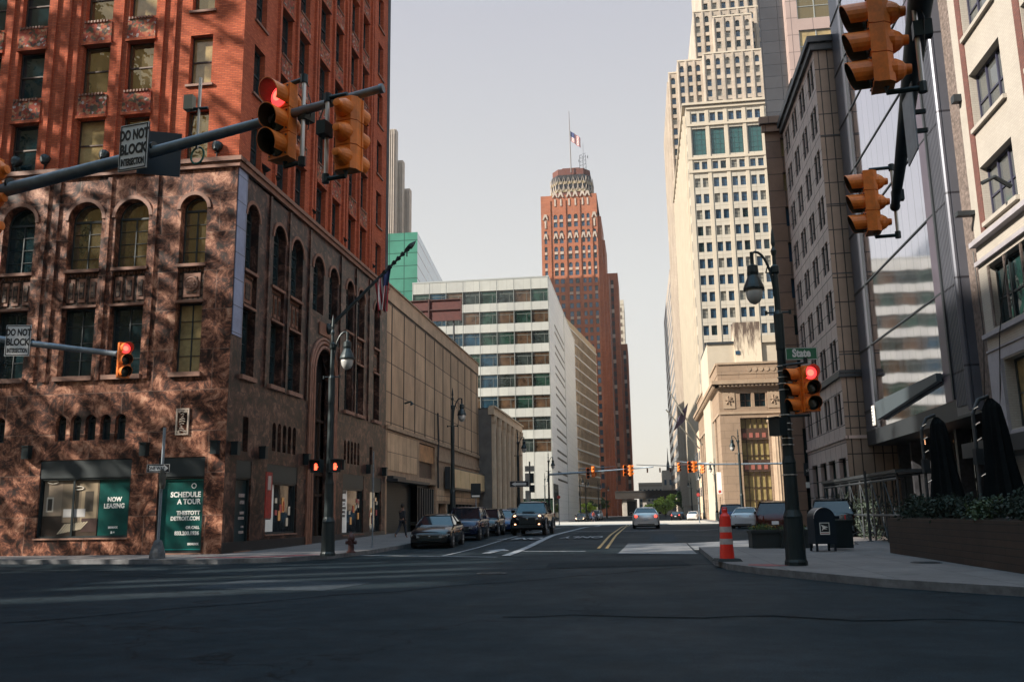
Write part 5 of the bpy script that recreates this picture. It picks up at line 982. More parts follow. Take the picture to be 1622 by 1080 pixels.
# arm on the right, coming from behind the viewer
P2=Vector((2.0,4.9,5.9)); Q2=Vector((3.48,12.0,5.35)); D2=Q2-P2
mastarm('signal_mast_arm','dark mast arm reaching overhead at the upper right with two signals',P2-D2*.9,Q2,.20,.055,base=tuple(Vector((*(P2-D2*.9).xy,0))),m=mat('dark painted steel',(.035,.05,.06),.5,.3,var=.3,vs=5),poleH=6.5)
signal('traffic_light','large orange signal in side view at the top right edge of the sky',(2.12,7.5,5.33),R(-98),0,1,s=.27,ty=.36)
signal('traffic_light','orange signal in side view beside the tip of the overhead right arm',(3.14,12.1,5.44),R(-96),0,1,s=.285,ty=.36)
t=thing('traffic_sign','thin sign seen edge on, hanging beside the overhead right arm','sign',(2.78,8.85,5.35),R(-96)); p=MB(); p.box(-.25,.25,0,.012,-.55,.25,GALV); p.build('sign_face',t); p=MB(); p.box(-.02,.02,.012,.16,-.3,-.26,BLACK); p.build('bracket',t); p=MB(); p.box(-.02,.02,.012,.16,-.1,-.06,BLACK); p.build('bracket',t)
# ================================================================== street lamps
GLOBE=mat('frosted globe',(.42,.42,.41),.3,var=.1,vs=3)
def lamp(label,x,y,rz,sc=1.,z=.15,group='black street lamps with hanging lanterns',name='street_lamp'):
    t=thing(name,label,'street lamp',(x,y,z),rz,group)
    p=MB(); p.lathe([(.26,0),(.26,.08),(.235,.14),(.215,1.05),(.225,1.1),(.17,1.25)],BLACK,16,flute=.04); p.build('base',t)
    p=MB(); p.lathe([(.165,1.2),(.15,2.3),(.16,2.34),(.125,2.5),(.10,5.0),(.11,5.05),(.115,5.9),(.075,6.0),(.065,6.9),(.10,6.95),(.10,7.1),(.05,7.15),(.045,7.45)],BLACK,16,flute=.03); p.build('pole',t)
    p=MB(); p.lathe([(.06,7.4),(.075,7.5),(.03,7.6),(.055,7.7),(.035,7.95),(.004,8.12)],BLACK,12); p.build('finial',t)
    p=MB(); p.tube([(.05,0,6.35)]+[(.05+.40*(1-math.cos(a)),0,6.35+1.15*math.sin(a)) for a in [PI/2*k/8 for k in range(1,9)]]+[(.50,0,7.48),(.53,0,7.36)],.032,BLACK,8); p.tube([(.05,0,7.05),(.18,0,7.1),(.22,0,6.95)],.02,BLACK,6); p.tube([(.53,0,7.5),(.53,0,7.2)],.045,BLACK,8); p.build('arm',t)
    p=MB(); p.tube([(-.28,0,5.95),(.28,0,5.95)],.022,BLACK,6); p.lathe([(.035,-.05),(.035,.05)],BLACK,8,Matrix.Translation((-.28,0,5.95))); p.lathe([(.035,-.05),(.035,.05)],BLACK,8,Matrix.Translation((.28,0,5.95))); p.build('banner_bar',t)
    p=MB(); p.lathe([(.03,7.3),(.05,7.18),(.13,7.14),(.14,6.98),(.12,6.9),(.15,6.84),(.23,6.66),(.255,6.58),(.25,6.54),(.2,6.54)],BLACK,16,Matrix.Translation((.53,0,0))); l_=p.build('lantern',t)
    p=MB(); p.lathe([(.205,6.54),(.205,6.45),(.18,6.33),(.12,6.23),(.03,6.18)],GLOBE,16,Matrix.Translation((.53,0,0))); p.build('globe',l_,smooth=True); return t
lampR=lamp('tall black street lamp on the right corner carrying a signal and street sign',3.42,21.93,PI)
def clampbands(t,zs,r):
    for z in zs: p=MB(); p.lathe([(r,z),(r,z+.018)],SILV,16); p.build('steel_band',t)
clampbands(lampR,(4.05,4.2,4.35,4.5,4.62),.128); clampbands(lampR,(2.75,2.9,3.1,3.25,3.45),.153); clampbands(lampR,(2.05,),.172)
dup(lampR,(-10.37,29.15,.15),0,'tall black street lamp on the left corner in front of the tower entrance')
dup(lampR,(-10.4,49.2,.34),0,'black street lamp beside the panelled building behind the first parked sedan')
dup(lampR,(-10.4,76,.34),0,'black street lamp at the far end of the buff arcaded building')
dup(lampR,(-10.4,101,.15),R(20),'black street lamp carrying signals before the white office block')
dup(lampR,(8.4,80.5,.34),PI,'black street lamp in front of the columned bank')
for i,(x,y,rz,lab) in enumerate(((-11,160,0,'distant street lamp by the dark entrance of the white office'),(-11,176,0,'distant street lamp at the corner of the tan office block'),(-9.5,195,0,'distant street lamp halfway along the tan office block'),(-8.5,212,0,'distant street lamp before the orange brick tower'),(9.3,120,PI,'distant street lamp at the corner of the bank'),(9.6,150,PI,'distant street lamp along the side of the bank'),(9.8,190,PI,'distant street lamp at the foot of the cream tower'),(-16.5,153.5,0,'distant street lamp on the corner in front of the white office block'))): dup(lampR,(x,y,.15),rz,lab)
for o_ in [c for c in col.objects if c.get('category')=='street lamp' and c is not lampR]:
    for c in [c for c in list(col.objects) if c.parent==o_ and c.name.startswith('steel_band')]: bpy.data.objects.remove(c)
sg=sign('street_sign','green State street sign on the right corner lamp',(3.85,21.70,5.03),R(4),.74,.30,[('State',-.07,.26,.80)],mat('sign green',(.005,.11,.05),.4),WHITE,True,'sign')
signal('traffic_light','orange signal with glowing red lamp facing the viewer on the right lamp post',(3.98,21.55,4.18),R(6),1,-1,s=.36,tube=False)
signal('traffic_light','orange signal turned to the side street behind the glowing one on the right post',(3.72,21.78,4.16),R(-72),0,-1,s=.36,tube=False)
t=thing('signal_bracket','black brackets holding the two signals on the right lamp post','bracket',(3.42,21.93,0)); p=MB(); p.tube([(0,-.1,4.78),(.5,-.3,4.80)],.03,BLACK,8); p.tube([(0,-.1,3.58),(.5,-.3,3.56)],.03,BLACK,8); p.lathe([(.05,4.78),(.05,4.92)],BLACK,8,Matrix.Translation((.5,-.3,0))); p.build('arms',t)
t=thing('pedestrian_signal','black walk signal box on the left side of the right lamp post','pedestrian signal',(3.2,21.8,3.12),R(-60)); p=MB(); p.box(-.2,.2,-.1,.12,0,.42,BLACK); p.box(-.22,.22,-.2,-.1,.40,.43,BLACK); p.build('housing',t)
for i,(x,y,rz,lab) in enumerate(((-10.72,28.85,R(-6),'walk signal with red hand on the left corner lamp post'),(-10.10,28.85,R(35),'second walk signal with red hand on the left corner lamp post'))):
    t=thing('pedestrian_signal',lab,'pedestrian signal',(x,y,2.86),rz,'walk signals on the left lamp'); p=MB(); p.box(-.19,.19,-.06,.14,0,.42,BLACK); p.box(-.21,.21,-.2,-.06,.40,.43,BLACK); p.box(-.21,-.19,-.2,-.06,.1,.4,BLACK); p.box(.19,.21,-.2,-.06,.1,.4,BLACK); p.build('housing',t)
    p=MB(); H_=mat('lit red hand',(.9,.05,.02),.4,emit=2.4,ec=(1,.07,.03)); p.box(-.05,.05,-.066,-.062,.08,.22,H_)
    for k in range(4): p.box(-.05+k*.027,-.03+k*.027,-.066,-.062,.22,.31-.02*abs(k-1.5),H_)
    p.box(.05,.085,-.066,-.062,.16,.2,H_); p.build('hand_symbol',t)
# far signals on arms over the cross street
far0=signal('traffic_light','small orange signal at the left of the pair on the far arm',(-6.0,101,5.75),R(10),0,-1,s=.40,tube=False,group='signals over the far crossing')
mastarm('signal_mast_arm','far grey mast arm across the middle of the street with orange signals',(-10.4,101,5.7),(1.2,101,6.3),.12,.07,group='mast arms over the far crossings')
for x,z,rz,lab in ((-5.4,5.9,180,'second orange signal of the left pair on the far arm, seen from behind'),(-1.9,5.95,8,'orange signal with red lens left of the middle gap on the far arm'),(-1.25,5.95,100,'orange signal side on next to the red one on the far arm')):
    dup(far0,(x,101,z),R(rz),lab,1)
mastarm('signal_mast_arm','far mast arm in front of the bank with an orange pair near its tip',(20,100,6.3),(3.9,100,6.45),.13,.07,group='mast arms over the far crossings')
dup(far0,(5.1,100,6.15),0,'orange signal on the left of the pair in front of the bank corner'); dup(far0,(5.6,100,6.15),R(100),'orange signal on the right of the pair in front of the bank corner')
mastarm('signal_mast_arm','farther mast arm reaching left from the foot of the bank side wall',(9.2,128,7.9),(4.6,128,8.3),.13,.07,group='mast arms over the far crossings'); dup(far0,(5.1,128,7.5),R(30),'orange signal hanging at the end of the arm below the two slanted flags'); dup(far0,(8.3,128,7.2),R(60),'orange signal hanging beside the bank side wall')
mastarm('signal_mast_arm','thin distant mast arm above the overpass',(12,250,13.5),(-1.5,250,14.2),.12,.08,group='mast arms over the far crossings')
for x in (1.4,4.8,7.6): dup(far0,(x,250,12.6),R(0),('tiny signal over the overpass, leftmost of three','tiny signal over the overpass, middle of three','tiny signal over the overpass, rightmost of three')[[1.4,4.8,7.6].index(x)])
mastarm('signal_mast_arm','thin distant mast arm crossing in front of the orange brick tower',(-14,200,11.0),(-6,200,11.4),.12,.08,group='mast arms over the far crossings'); dup(far0,(-10.2,200,9.9),0,'small signal before the base of the orange brick tower')
t=thing('signal_cabinet_post','pole with pale control boxes and signals beside the far left arm','pole',(-12.4,100,.15)); p=MB(); p.tube([(0,0,0),(0,0,7)],.09,DARK,8); p.build('pole',t)
for z,h in ((5.9,.6),(4.2,1.5),(2.7,1.1)): p=MB(); p.box(-.5,.0,-.25,.15,z,z+h,PALE); p.build('control_box',t)
p=MB(); p.box(.0,.45,-.2,.2,4.6,5.7,BLACK); p.box(.1,.5,-.2,.2,3.6,4.4,BLACK); p.box(.05,.5,-.2,.2,5.9,6.5,PALE); p.build('signal_housing',t)
# ================================================================== sign posts
def post(name,label,x,y,h,r=.035,z=.15,m=GALV,cat='sign post'):
    t=thing(name,label,cat,(x,y,z)); p=MB(); p.tube([(0,0,0),(0,0,h)],r,m,8); p.lathe([(r*2.4,0),(r*2.4,.04)],m,10); p.build('post',t); return t
t=post('sign_post','grey post with ONE WAY sign and a meter stub in front of the teal poster',-15.9,27.4+.9,4.3,.05); p=MB(); p.lathe([(.26,0),(.24,.2),(.13,.55),(.09,.6)],mat('old stone base',(.10,.10,.105),.9,var=.5,vs=6),12); p.build('footing',t)
p=MB(); p.lathe([(.07,0),(.1,.12),(.11,.35),(.1,.6),(.05,.72)],mat('dark olive cover',(.06,.055,.045),.7,var=.3,vs=6),12,Matrix.Translation((.1,-.12,2.25))); p.build('bagged_button',t)
s_=sign('traffic_sign','black ONE WAY arrow sign on the post by the teal poster',(-15.93,28.1,3.08),R(10),.76,.28,[],INK,WHITE,True)
p=MB(); p.prism([(-.3,-.085),(.18,-.085),(.18,-.125),(.33,0),(.18,.125),(.18,.085),(-.3,.085)],-.012,-.007,WHITE); p.build('arrow',s_); text('lettering','ONE WAY',.15,s_,TX(-.06,-.05,.013),INK,'CENTER',.8,.002,bold=.004)
t=post('sign_post','slim grey signpost on the left sidewalk by the dark shutters',-11.0,36.2,3.9,.03)
t=post('sign_post','slim grey signpost on the right sidewalk before the patio frame',8.6,37,2.7,.05,m=DARK)
t=post('sign_post','post with dark board beside the second parked car',-9.9,53.5,2.9,.03,.3); p=MB(); p.box(-.3,.3,-.04,.0,2.1,2.95,DARK); p.box(-.24,.24,-.05,-.041,2.15,2.25,PWHITE); p.build('board',t)
s_=sign('traffic_sign','small black ONE WAY sign pointing left on the lamp past the arcaded building',(-10.3,75.7,3.9),0,1.6,.5,[],INK,WHITE,True); p=MB(); p.prism([(.6,-.1),(-.3,-.1),(-.3,-.18),(-.65,0),(-.3,.18),(-.3,.1),(.6,.1)],-.012,-.007,WHITE); p.build('arrow',s_)
for i,(x,y,lab) in enumerate(((-9.6,104,'red faced round sign at the foot of the far left lamp'),(6.1,104,'red and white sign at the corner in front of the bank'),)):
    t=post('sign_post',lab,x,y,3.2,.05,.15); p=MB(); p.lathe([(.2,0),(.2,.03)],mat('faded sign red',(.45,.06,.05),.5),12,Matrix.Translation((0,-.05,3.1))@Matrix.Rotation(PI/2,4,'X')); p.build('sign_face',t)
# ================================================================== hydrant, mailbox, drum, planters
t=thing('fire_hydrant','dark red fire hydrant on the left sidewalk right of the corner lamp','fire hydrant',(-10.35,31.5,.15)); HR=mat('hydrant red',(.04,.007,.006),.5,var=.3,vs=8,obj=True)
p=MB(); p.lathe([(.16,0),(.16,.05),(.11,.07),(.10,.42),(.13,.45),(.13,.5),(.12,.56),(.08,.65),(.03,.69),(.03,.74)],HR,14); p.build('barrel',t)
for a,s_ in ((0,.07),(PI,.07),(-PI/2,.09)): p=MB(); p.lathe([(s_*.8,.08),(s_*.8,.15),(s_,.15),(s_,.19)],HR,10,Matrix.Translation((0,0,.36))@Matrix.Rotation(a,4,'Z')@Matrix.Rotation(PI/2,4,'Y')); p.build('outlet',t)
MBL=mat('mailbox blue',(.004,.012,.022),.4,var=.15,vs=4,obj=True)
t=thing('mailbox','dark blue mailbox with rounded top behind the right lamp post','mailbox',(5.4,29.3,.15),R(10))
w=.33; prof=[(-w,.22),(w,.22)]+[(w*math.cos(a),.98+w*math.sin(a)) for a in [PI*k/12 for k in range(13)]]
p=MB(); p.prism(prof,-.3,.32,MBL); p.build('body',t)
for x in (-.28,.28):
    for y in (-.25,.27): p=MB(); p.box(x-.03,x+.03,y-.03,y+.03,0,.22,MBL); p.build('leg',t)
p=MB(); q_=[(1.0*w*math.cos(a)*1.01,.98+w*1.01*math.sin(a)) for a in [PI*(.5+.5*k/8) for k in range(9)]]
for k in range(8): a_,b_=q_[k],q_[k+1]; p.quad((a_[0],-.31,a_[1]),(b_[0],-.31,b_[1]),(b_[0],-.25,b_[1]),(a_[0],-.25,a_[1]),SILV)
p.box(.2,.5,-.2,.25,.95,1.05,MBL); p.build('hood_rim',t)
p=MB(); p.box(-.17,.13,-.306,-.301,.5,.86,PWHITE); p.build('label',t)
p=MB(); p.box(-.15,.11,-.309,-.3065,.58,.84,INK); p.prism([(-.13,.80),(.09,.72),(-.02,.70),(.06,.66),(-.06,.66),(-.12,.61),(-.08,.70)],-.312,-.3095,PWHITE); p.box(-.15,.11,-.309,-.3065,.53,.55,mat('red text bar',(.3,.05,.05),.5)); p.build('eagle_emblem',t)
t=thing('litter_bin','dark square bin standing right behind the mailbox','bin',(6.15,30.3,.15),R(10)); p=MB(); p.box(-.28,.28,-.28,.28,.05,.85,BLACK); p.build('body',t); p=MB(); p.box(-.31,.31,-.31,.31,.85,.92,BLACK); p.tube([(.28,-.2,.45),(.42,-.2,.5),(.28,-.2,.6)],.03,BLACK,6); p.build('lid',t)
# channelizer drum
OR2=mat('fluorescent orange',(.78,.028,.014),.45,var=.12,vs=5,obj=True); REF=mat('grey reflective band',(.42,.36,.34),.4,var=.3,vs=7,obj=True); RUB=mat('black rubber',(.012,.013,.014),.8)
t=thing('traffic_channelizer','tall orange channelizer post with white bands on a black base at the right kerb','traffic cone',(2.05,24.0,.15),R(8))
p=MB(); p.add([(-.32,-.32,0),(.32,-.32,0),(.32,.32,0),(-.32,.32,0),(-.27,-.27,.07),(.27,-.27,.07),(.27,.27,.07),(-.27,.27,.07)],[(0,3,2,1),(4,5,6,7),(0,1,5,4),(1,2,6,5),(2,3,7,6),(3,0,4,7)],RUB); p.build('base',t)
rr=lambda z:.185-.055*(z/1.15)
p=MB(); p.lathe([(rr(0),.07),(rr(.3),.3),(rr(.9),.9),(rr(1.12),1.12),(.10,1.16),(.07,1.2),(.07,1.28),(.03,1.31)],OR2,20); p.build('body',t,smooth=False)
for z0,z1 in ((.42,.56),(.72,.86)): p=MB(); p.lathe([(rr(z0)+.004,z0),(rr(z1)+.004,z1)],REF,20); p.build('reflective_band',t)
p=MB(); p.tube([(-.06,0,1.26),(-.05,0,1.34),(.05,0,1.34),(.06,0,1.26)],.016,OR2,6); p.build('handle',t)
# black planters with yellow flowers
PLB=mat('black planter',(.012,.018,.02),.6,var=.3,vs=4); YF_=mat('yellow flower',(.45,.28,.03),.7); SOIL=mat('soil',(.02,.015,.012),.95)
def planter(label,x,y,rz,seed):
    t=thing('flower_planter',label,'planter',(x,y,.15),rz,'black planter boxes by the right kerb'); p=MB(); p.box(-.5,.5,-.35,.35,0,.52,PLB); p.box(-.54,.54,-.39,.39,.5,.58,PLB); p.box(-.48,.48,-.33,.33,.58,.60,SOIL); p.build('box',t)
    c=MB(); crown(c,420,0,0,.66,.46,.32,.10,.035,LEAF,seed,10,.5); c.build('foliage',t); c=MB(); crown(c,70,0,0,.74,.42,.3,.06,.026,YF_,seed+1,8,.5); tag(c.build('flowers',t),kind='stuff')
planter('black planter box with yellow flowers, the left of two by the kerb',4.05,32.2,R(4),11); planter('black planter box with yellow flowers, the right of two beside the lamp post',5.0,32.0,R(4),14)
# timber planter with shrubs
TIM=tiles('dark timber planks',(.045,.027,.018),(.034,.021,.015),(.01,.008,.007),2.4,.15,.012,rough=.7,var=.4,vs=2,bump=.6)
t=thing('timber_planter','long dark timber planter filled with low shrubs at the lower right','planter',(7.1,18.5,.15)); T=Matrix.Identity(4)
p=MB(); p.add([(0,-6,0),(1.1,-6,0),(1.1,9.2,0),(-.15,9.2,0),(0,-6,.98),(1.1,-6,.98),(1.1,9.2,.98),(-.15,9.2,.98)],[(0,3,2,1),(4,5,6,7),(0,1,5,4),(1,2,6,5),(2,3,7,6),(3,0,4,7)],TIM); p.build('box',t)
p=MB(); p.box(.1,1.0,-5.9,9.1,.98,1.0,SOIL); p.build('soil',t)
SHR=mat('shrub leaf',(.008,.022,.012),.8,var=.4,vs=3); SHR2=mat('light shrub leaf',(.03,.055,.014),.6,var=.3,vs=3)
for k in range(17):
    y=18.5-5.3+k*.86; yl=(k in (5,9))
    s_=thing('shrub',('low round shrub in the timber planter' if not yl else 'lighter green shrub in the timber planter'),'shrub',(7.5+.15*math.sin(k*2),y,1.15),k,'shrubs in the timber planter')
    c=MB(); crown(c,650,0,0,.22,.45,.42,.28,.05,SHR2 if yl else SHR,50+k,9,.55); c.build('foliage',s_); p=MB(); p.tube([(0,0,-.03),(.02,0,.2)],.02,BARK,5); p.build('stem',s_)
# closed umbrellas
UMB=mat('black umbrella cloth',(.006,.008,.009),.95,var=.3,vs=3,spec=.1)
def umbrella(label,x,y,rz):
    t=thing('closed_umbrella',label,'umbrella',(x,y,.15),rz,'folded cantilever umbrellas behind the timber planter')
    p=MB(); p.tube([(-.55,0,0),(-.5,0,3.6),(-.3,0,3.95),(0,0,4.05)],.05,DARK,8); p.build('mast',t); p=MB()
    n=20; pr=[(.07,3.95),(.22,3.8),(.30,3.2),(.36,2.4),(.50,1.5),(.58,1.15)]
    vs=[];fs=[]
    for i,(r,z) in enumerate(pr):
        for k in range(n): a=2*PI*k/n; q=r*(1-(.28 if k%2 else 0)*min(1,i/2)); vs.append((.05+q*math.cos(a)+i*.03,q*math.sin(a),z+.05*math.sin(k*3)))
    for i in range(len(pr)-1):
        for k in range(n): fs.append((i*n+k,(i+1)*n+k,(i+1)*n+(k+1)%n,i*n+(k+1)%n))
    p.add(vs,fs+[tuple(range(n))],UMB); p.build('canopy',t)
    p=MB(); CH=mat('chrome glint',(.6,.6,.58),.15,1)
    for z in (3.7,3.3,2.9,2.4,2.0): p=MB(); p.tube([(-.5,-.05,z),(-.38,-.07,z+.07)],.018,CH,6); p.build('clip',t)
    p=MB(); p.box(-.62,-.4,-.1,.02,2.3,2.7,DARK); p.build('crank',t)
umbrella('black folded umbrella farther along the timber planter',9.0,29.2,R(20)); umbrella('black folded umbrella nearer the right edge behind the timber planter',8.9,24.5,R(20))
# patio frame
t=thing('patio_frame','dark metal patio frame with hanging greenery against the mirror building','patio frame',(9.6,34,.15)); p=MB()
for k in range(8):
    y=k*1.9; p.tube([(-.6,y,0),(-.6,y,2.4)],.04,DARK,6); p.tube([(.7,y,0),(.7,y,2.5)],.04,DARK,6); p.tube([(-.6,y,2.4),(.7,y,2.5)],.04,DARK,6)
    if k<7: p.tube([(-.6,y,.1),(-.6,y+1.9,2.3)],.02,DARK,5); p.tube([(-.6,y+1.9,.1),(-.6,y,2.3)],.02,DARK,5)
for z in (1.0,2.3,2.45): p.tube([(-.6,0,z),(-.6,13.3,z)],.05,DARK,6)
p.build('frame',t); p=MB(); p.box(-.7,.8,-.2,13.5,2.5,2.62,DARK); p.build('roof',t)
c=MB(); crown(c,2600,-.45,6.5,.9,.25,6.8,1.1,.06,mat('climber leaf',(.03,.045,.03),.7),91,50,.25); tag(c.build('climbing_plant',t),kind='stuff')
# ================================================================== vehicles (front towards local -y)
TYRE=mat('tyre',(.012,.012,.013),.85); RIM=mat('alloy rim',(.35,.35,.36),.35,.8); CGL=mat('car glass',(.01,.018,.025),.04,.35,spec=.9); CHR=mat('chrome',(.6,.6,.6),.15,1); HL=mat('headlight',(.42,.44,.46),.12,.4); HLON=mat('lit headlight',(1,.55,.3),.3,emit=2.2,ec=(1,.45,.22)); TL_=mat('tail light',(.25,.015,.01),.25); TLON=mat('lit tail light',(.9,.05,.03),.3,emit=1.3,ec=(1,.08,.05)); PLT=mat('plate',(.5,.52,.55),.5)
def paint(n,c,r=.18,me=.35): return mat(n,c,r,me,spec=.7)
SED=dict(L=4.7,W=1.82,sec=[(0,.34,.62,.74),(.03,.24,.70,.83),(.10,.20,.80,.88),(.22,.19,.90,.90),(.30,.19,.96,.905),(.5,.19,.97,.91),(.72,.19,1.0,.905),(.86,.20,1.04,.89),(.95,.26,1.02,.84),(1,.42,.92,.76)],wx=(.185,.80),wr=.33,cab=(.28,.44,.70,.86),H=1.44,belt=.95,rw=.60)
SUV=dict(L=4.7,W=1.88,sec=[(0,.40,.78,.80),(.03,.28,.92,.87),(.10,.25,1.00,.92),(.22,.24,1.06,.935),(.30,.24,1.10,.94),(.5,.24,1.12,.94),(.75,.24,1.15,.935),(.93,.26,1.16,.91),(.98,.34,1.12,.88),(1,.5,1.05,.84)],wx=(.18,.80),wr=.37,cab=(.27,.39,.93,.985),H=1.74,belt=1.08,rw=.68)
PIC=dict(L=5.4,W=1.92,sec=[(0,.48,1.02,.84),(.02,.38,1.12,.91),(.10,.34,1.18,.94),(.24,.34,1.22,.95),(.30,.34,1.24,.95),(.5,.34,1.24,.95),(.66,.34,1.24,.95),(.90,.36,1.24,.94),(.98,.40,1.24,.93),(1,.5,1.22,.91)],wx=(.17,.78),wr=.42,cab=(.27,.39,.60,.66),H=1.86,belt=1.2,rw=.70)
def car(name,label,cat,K,pm,loc,rz,lit=None,sc=1,group=None,roof_rails=False,grille=0,pickup=False):
    t=thing(name,label,cat,loc,rz,group); t.scale=(sc,)*3; L_=K['L']; Y=lambda f:(f-.5)*L_
    # lower body, with wheel arches cut into the lower edge
    secs=[]; S=K['sec']
    def at(f):
        for a,b in zip(S,S[1:]):
            if a[0]<=f<=b[0]: k=(f-a[0])/(b[0]-a[0]); return [a[i]+(b[i]-a[i])*k for i in range(4)]
        return list(S[-1])
    fs=sorted(set([s[0] for s in S]+[round(w+d*K['wr']*1.17/L_,4) for w in K['wx'] for d in (-1,-.8,-.5,0,.5,.8,1)]))
    p=MB(); vs=[];n=0
    for f in fs:
        _,zb,zt,w=at(f); zc=zb
        for wxx in K['wx']:
            d=abs(f-wxx)*L_; R_=K['wr']*1.17
            if d<R_+1e-6: zc=max(zb,K['wr']+(max(0,R_*R_-d*d))**.5)
        zs=min(zt-.1,max(zc+.02,zb+(zt-zb)*.55))
        ring=[(w*.80,zb),(w*.80,max(zc,zb)-.0 if zc>zb else zb+.001),(w*.985,zc+.03 if zc==zb else zc),(w,max(zs,zc+.01)),(w*.975,zt-.10 if zt-.1>zs else zs+.01),(w*.90,zt-.02),(w*.62,zt+.015),(0,zt+.03)]
        vs.append(ring)
    V=[]; 
    for f,ring in zip(fs,vs): V+=[(x,Y(f),z) for x,z in ring]+[(-x,Y(f),z) for x,z in ring[:-1][::-1]]
    m_=15; F=[]
    for i in range(len(fs)-1):
        for k in range(m_-1): F.append((i*m_+k,(i+1)*m_+k,(i+1)*m_+k+1,i*m_+k+1))
        F.append((i*m_+m_-1,(i+1)*m_+m_-1,(i+1)*m_,i*m_))
    F.append(tuple(range(m_))); F.append(tuple(reversed([(len(fs)-1)*m_+k for k in range(m_)])))
    p.add(V,F,pm); body=p.build('body',t,smooth=True)
    # cabin
    a,b,c,d=[Y(x) for x in K['cab']]; zb=K['belt']; H=K['H']; w0=K['W']/2*.93; w1=K['rw']; hh=H-.06
    B0=[(-w0,a),(w0,a),(w0,d),(-w0,d)]; R0=[(-w1,b),(w1,b),(w1,c),(-w1,c)]
    def face(nm,q,inset,mm):
        g=MB(); g.add(q,[(0,1,2,3)],mm); g.build(nm,t)
    P_=lambda i,z0: (B0[i][0],B0[i][1],z0)
    Q_=lambda i: (R0[i][0],R0[i][1],hh)
    face('windshield',[P_(0,zb-.02),P_(1,zb-.02),Q_(1),Q_(0)],0,CGL); face('rear_window',[P_(2,zb),P_(3,zb),Q_(3),Q_(2)],0,CGL)
    face('side_window',[P_(1,zb-.0),P_(2,zb),Q_(2),Q_(1)],0,CGL); face('side_window',[P_(3,zb),P_(0,zb),Q_(0),Q_(3)],0,CGL)
    r=MB(); xs=[-1,-.8,0,.8,1]; ys=[0,.12,.5,.88,1]; V=[];
    for j in ys:
        for x in xs: V.append((x*w1*(1.0),b+(c-b)*j+ (-.05 if j==0 else .05 if j==1 else 0),hh+(.055 if abs(x)<.9 and 0<j<1 else .0)+(.02 if x==0 and 0<j<1 else 0)))
    r.add(V,[(j*5+i,j*5+i+1,(j+1)*5+i+1,(j+1)*5+i) for j in range(4) for i in range(4)],pm); r.add([(x,y,z-.03) for x,y,z in V],[(j*5+i,(j+1)*5+i,(j+1)*5+i+1,j*5+i+1) for j in range(4) for i in range(4)],pm)
    for i in range(4): r.tube([P_(i,zb-.04),Q_(i)],.035,pm,6)
    for sx_ in (-1,1):
        r.tube([(sx_*w1,b-.03,hh),(sx_*w1,c+.03,hh)],.035,pm,6); yy=(b+c)/2; r.tube([(sx_*w0,yy+.05,zb),(sx_*w1,yy,hh)],.035,BLACK,6)
        if K['cab'][2]>.85: r.tube([(sx_*w0,c-.55,zb),(sx_*w1,c-.6,hh)],.04,pm,6)
        r.tube([(sx_*w0,a,zb+.0),(sx_*w0,d,zb+.01)],.03,pm,6)
        if roof_rails: r.tube([(sx_*w1*.95,b+.2,hh+.1),(sx_*w1*.95,c-.1,hh+.1)],.02,CHR,6)
    r.build('roof',t,smooth=True)
    for f in K['wx']:
        for sx_ in (-1,1):
            x=sx_*(K['W']/2-.11); M=Matrix.Translation((x,Y(f),K['wr']))@Matrix.Rotation(PI/2,4,'Y'); wr=K['wr']
            g=MB(); g.lathe([(wr*.6,-.11),(wr*.93,-.11),(wr,-.07),(wr,.07),(wr*.93,.11),(wr*.6,.11)],TYRE,20,M); w_=g.build('wheel',t)
            g=MB(); g.lathe([(wr*.64,sx_*.085),(wr*.62,sx_*.105),(wr*.5,sx_*.06),(wr*.12,sx_*.10),(.02,sx_*.105)],RIM,14,M)
            for k in range(5): an=k*2*PI/5; g.tube([(0,0,sx_*.1),(wr*.58*math.cos(an),wr*.58*math.sin(an),sx_*.1)],.028,RIM,5,M)
            g.build('rim',w_)
    g=MB(); g.box(-K['W']*.40,K['W']*.40,Y(.06),Y(.94),at(.5)[1]-.04,at(.5)[1]+.1,TYRE); g.build('underbody',t)
    zf=at(.03)[2]; wf=at(.03)[3]
    for sx_ in (-1,1):
        g=MB(); on=lit in('front','both')
        w0_=at(0)[3]; z0_=at(0)[2]; g.add([(sx_*w0_*.50,Y(0)-.03,z0_-.17),(sx_*w0_*1.03,Y(.012)-.02,z0_-.15),(sx_*w0_*1.06,Y(.014)-.02,z0_-.01),(sx_*w0_*.62,Y(0)-.03,z0_-.06),(sx_*wf*1.01,Y(.05),zf-.08),(sx_*wf*1.01,Y(.05),zf-.16)],[(0,1,2,3),(1,5,4,2)],HL)
        h_=g.build('headlight',t)
        if on: g=MB(); g.lathe([(.09,0),(.02,.03)],HLON,12,Matrix.Translation((sx_*wf*.75,Y(.01)-.02,zf-.11))@Matrix.Rotation(PI/2,4,'X')); g.build('bulb',h_); g=MB(); g.lathe([(.055,0),(.02,.02)],HLON,10,Matrix.Translation((sx_*wf*.72,Y(.0)-.03,at(.03)[1]+.22))@Matrix.Rotation(PI/2,4,'X')); g.build('fog_lamp',t)
        zr=at(.97)[2]; wr_=at(.97)[3]; g=MB(); bm=TLON if lit in('rear',) else TL_; hgt=.34 if K is SUV else .17
        g.add([(sx_*wr_*.58,Y(1.0)+.012,zr-.10-hgt*.5),(sx_*wr_*.58,Y(1.0)+.012,zr-.10+.02),(sx_*wr_*1.0,Y(.972)+.02,zr-.08),(sx_*wr_*1.0,Y(.972)+.02,zr-.10-hgt)],[(0,1,2,3),(3,2,1,0)],TL_)
        if lit=='rear': g.lathe([(.10,0),(.02,.03)],TLON,12,Matrix.Translation((sx_*wr_*.82,Y(1.0)+.01,zr-.14))@Matrix.Rotation(-PI/2,4,'X'))
        g.build('tail_light',t)
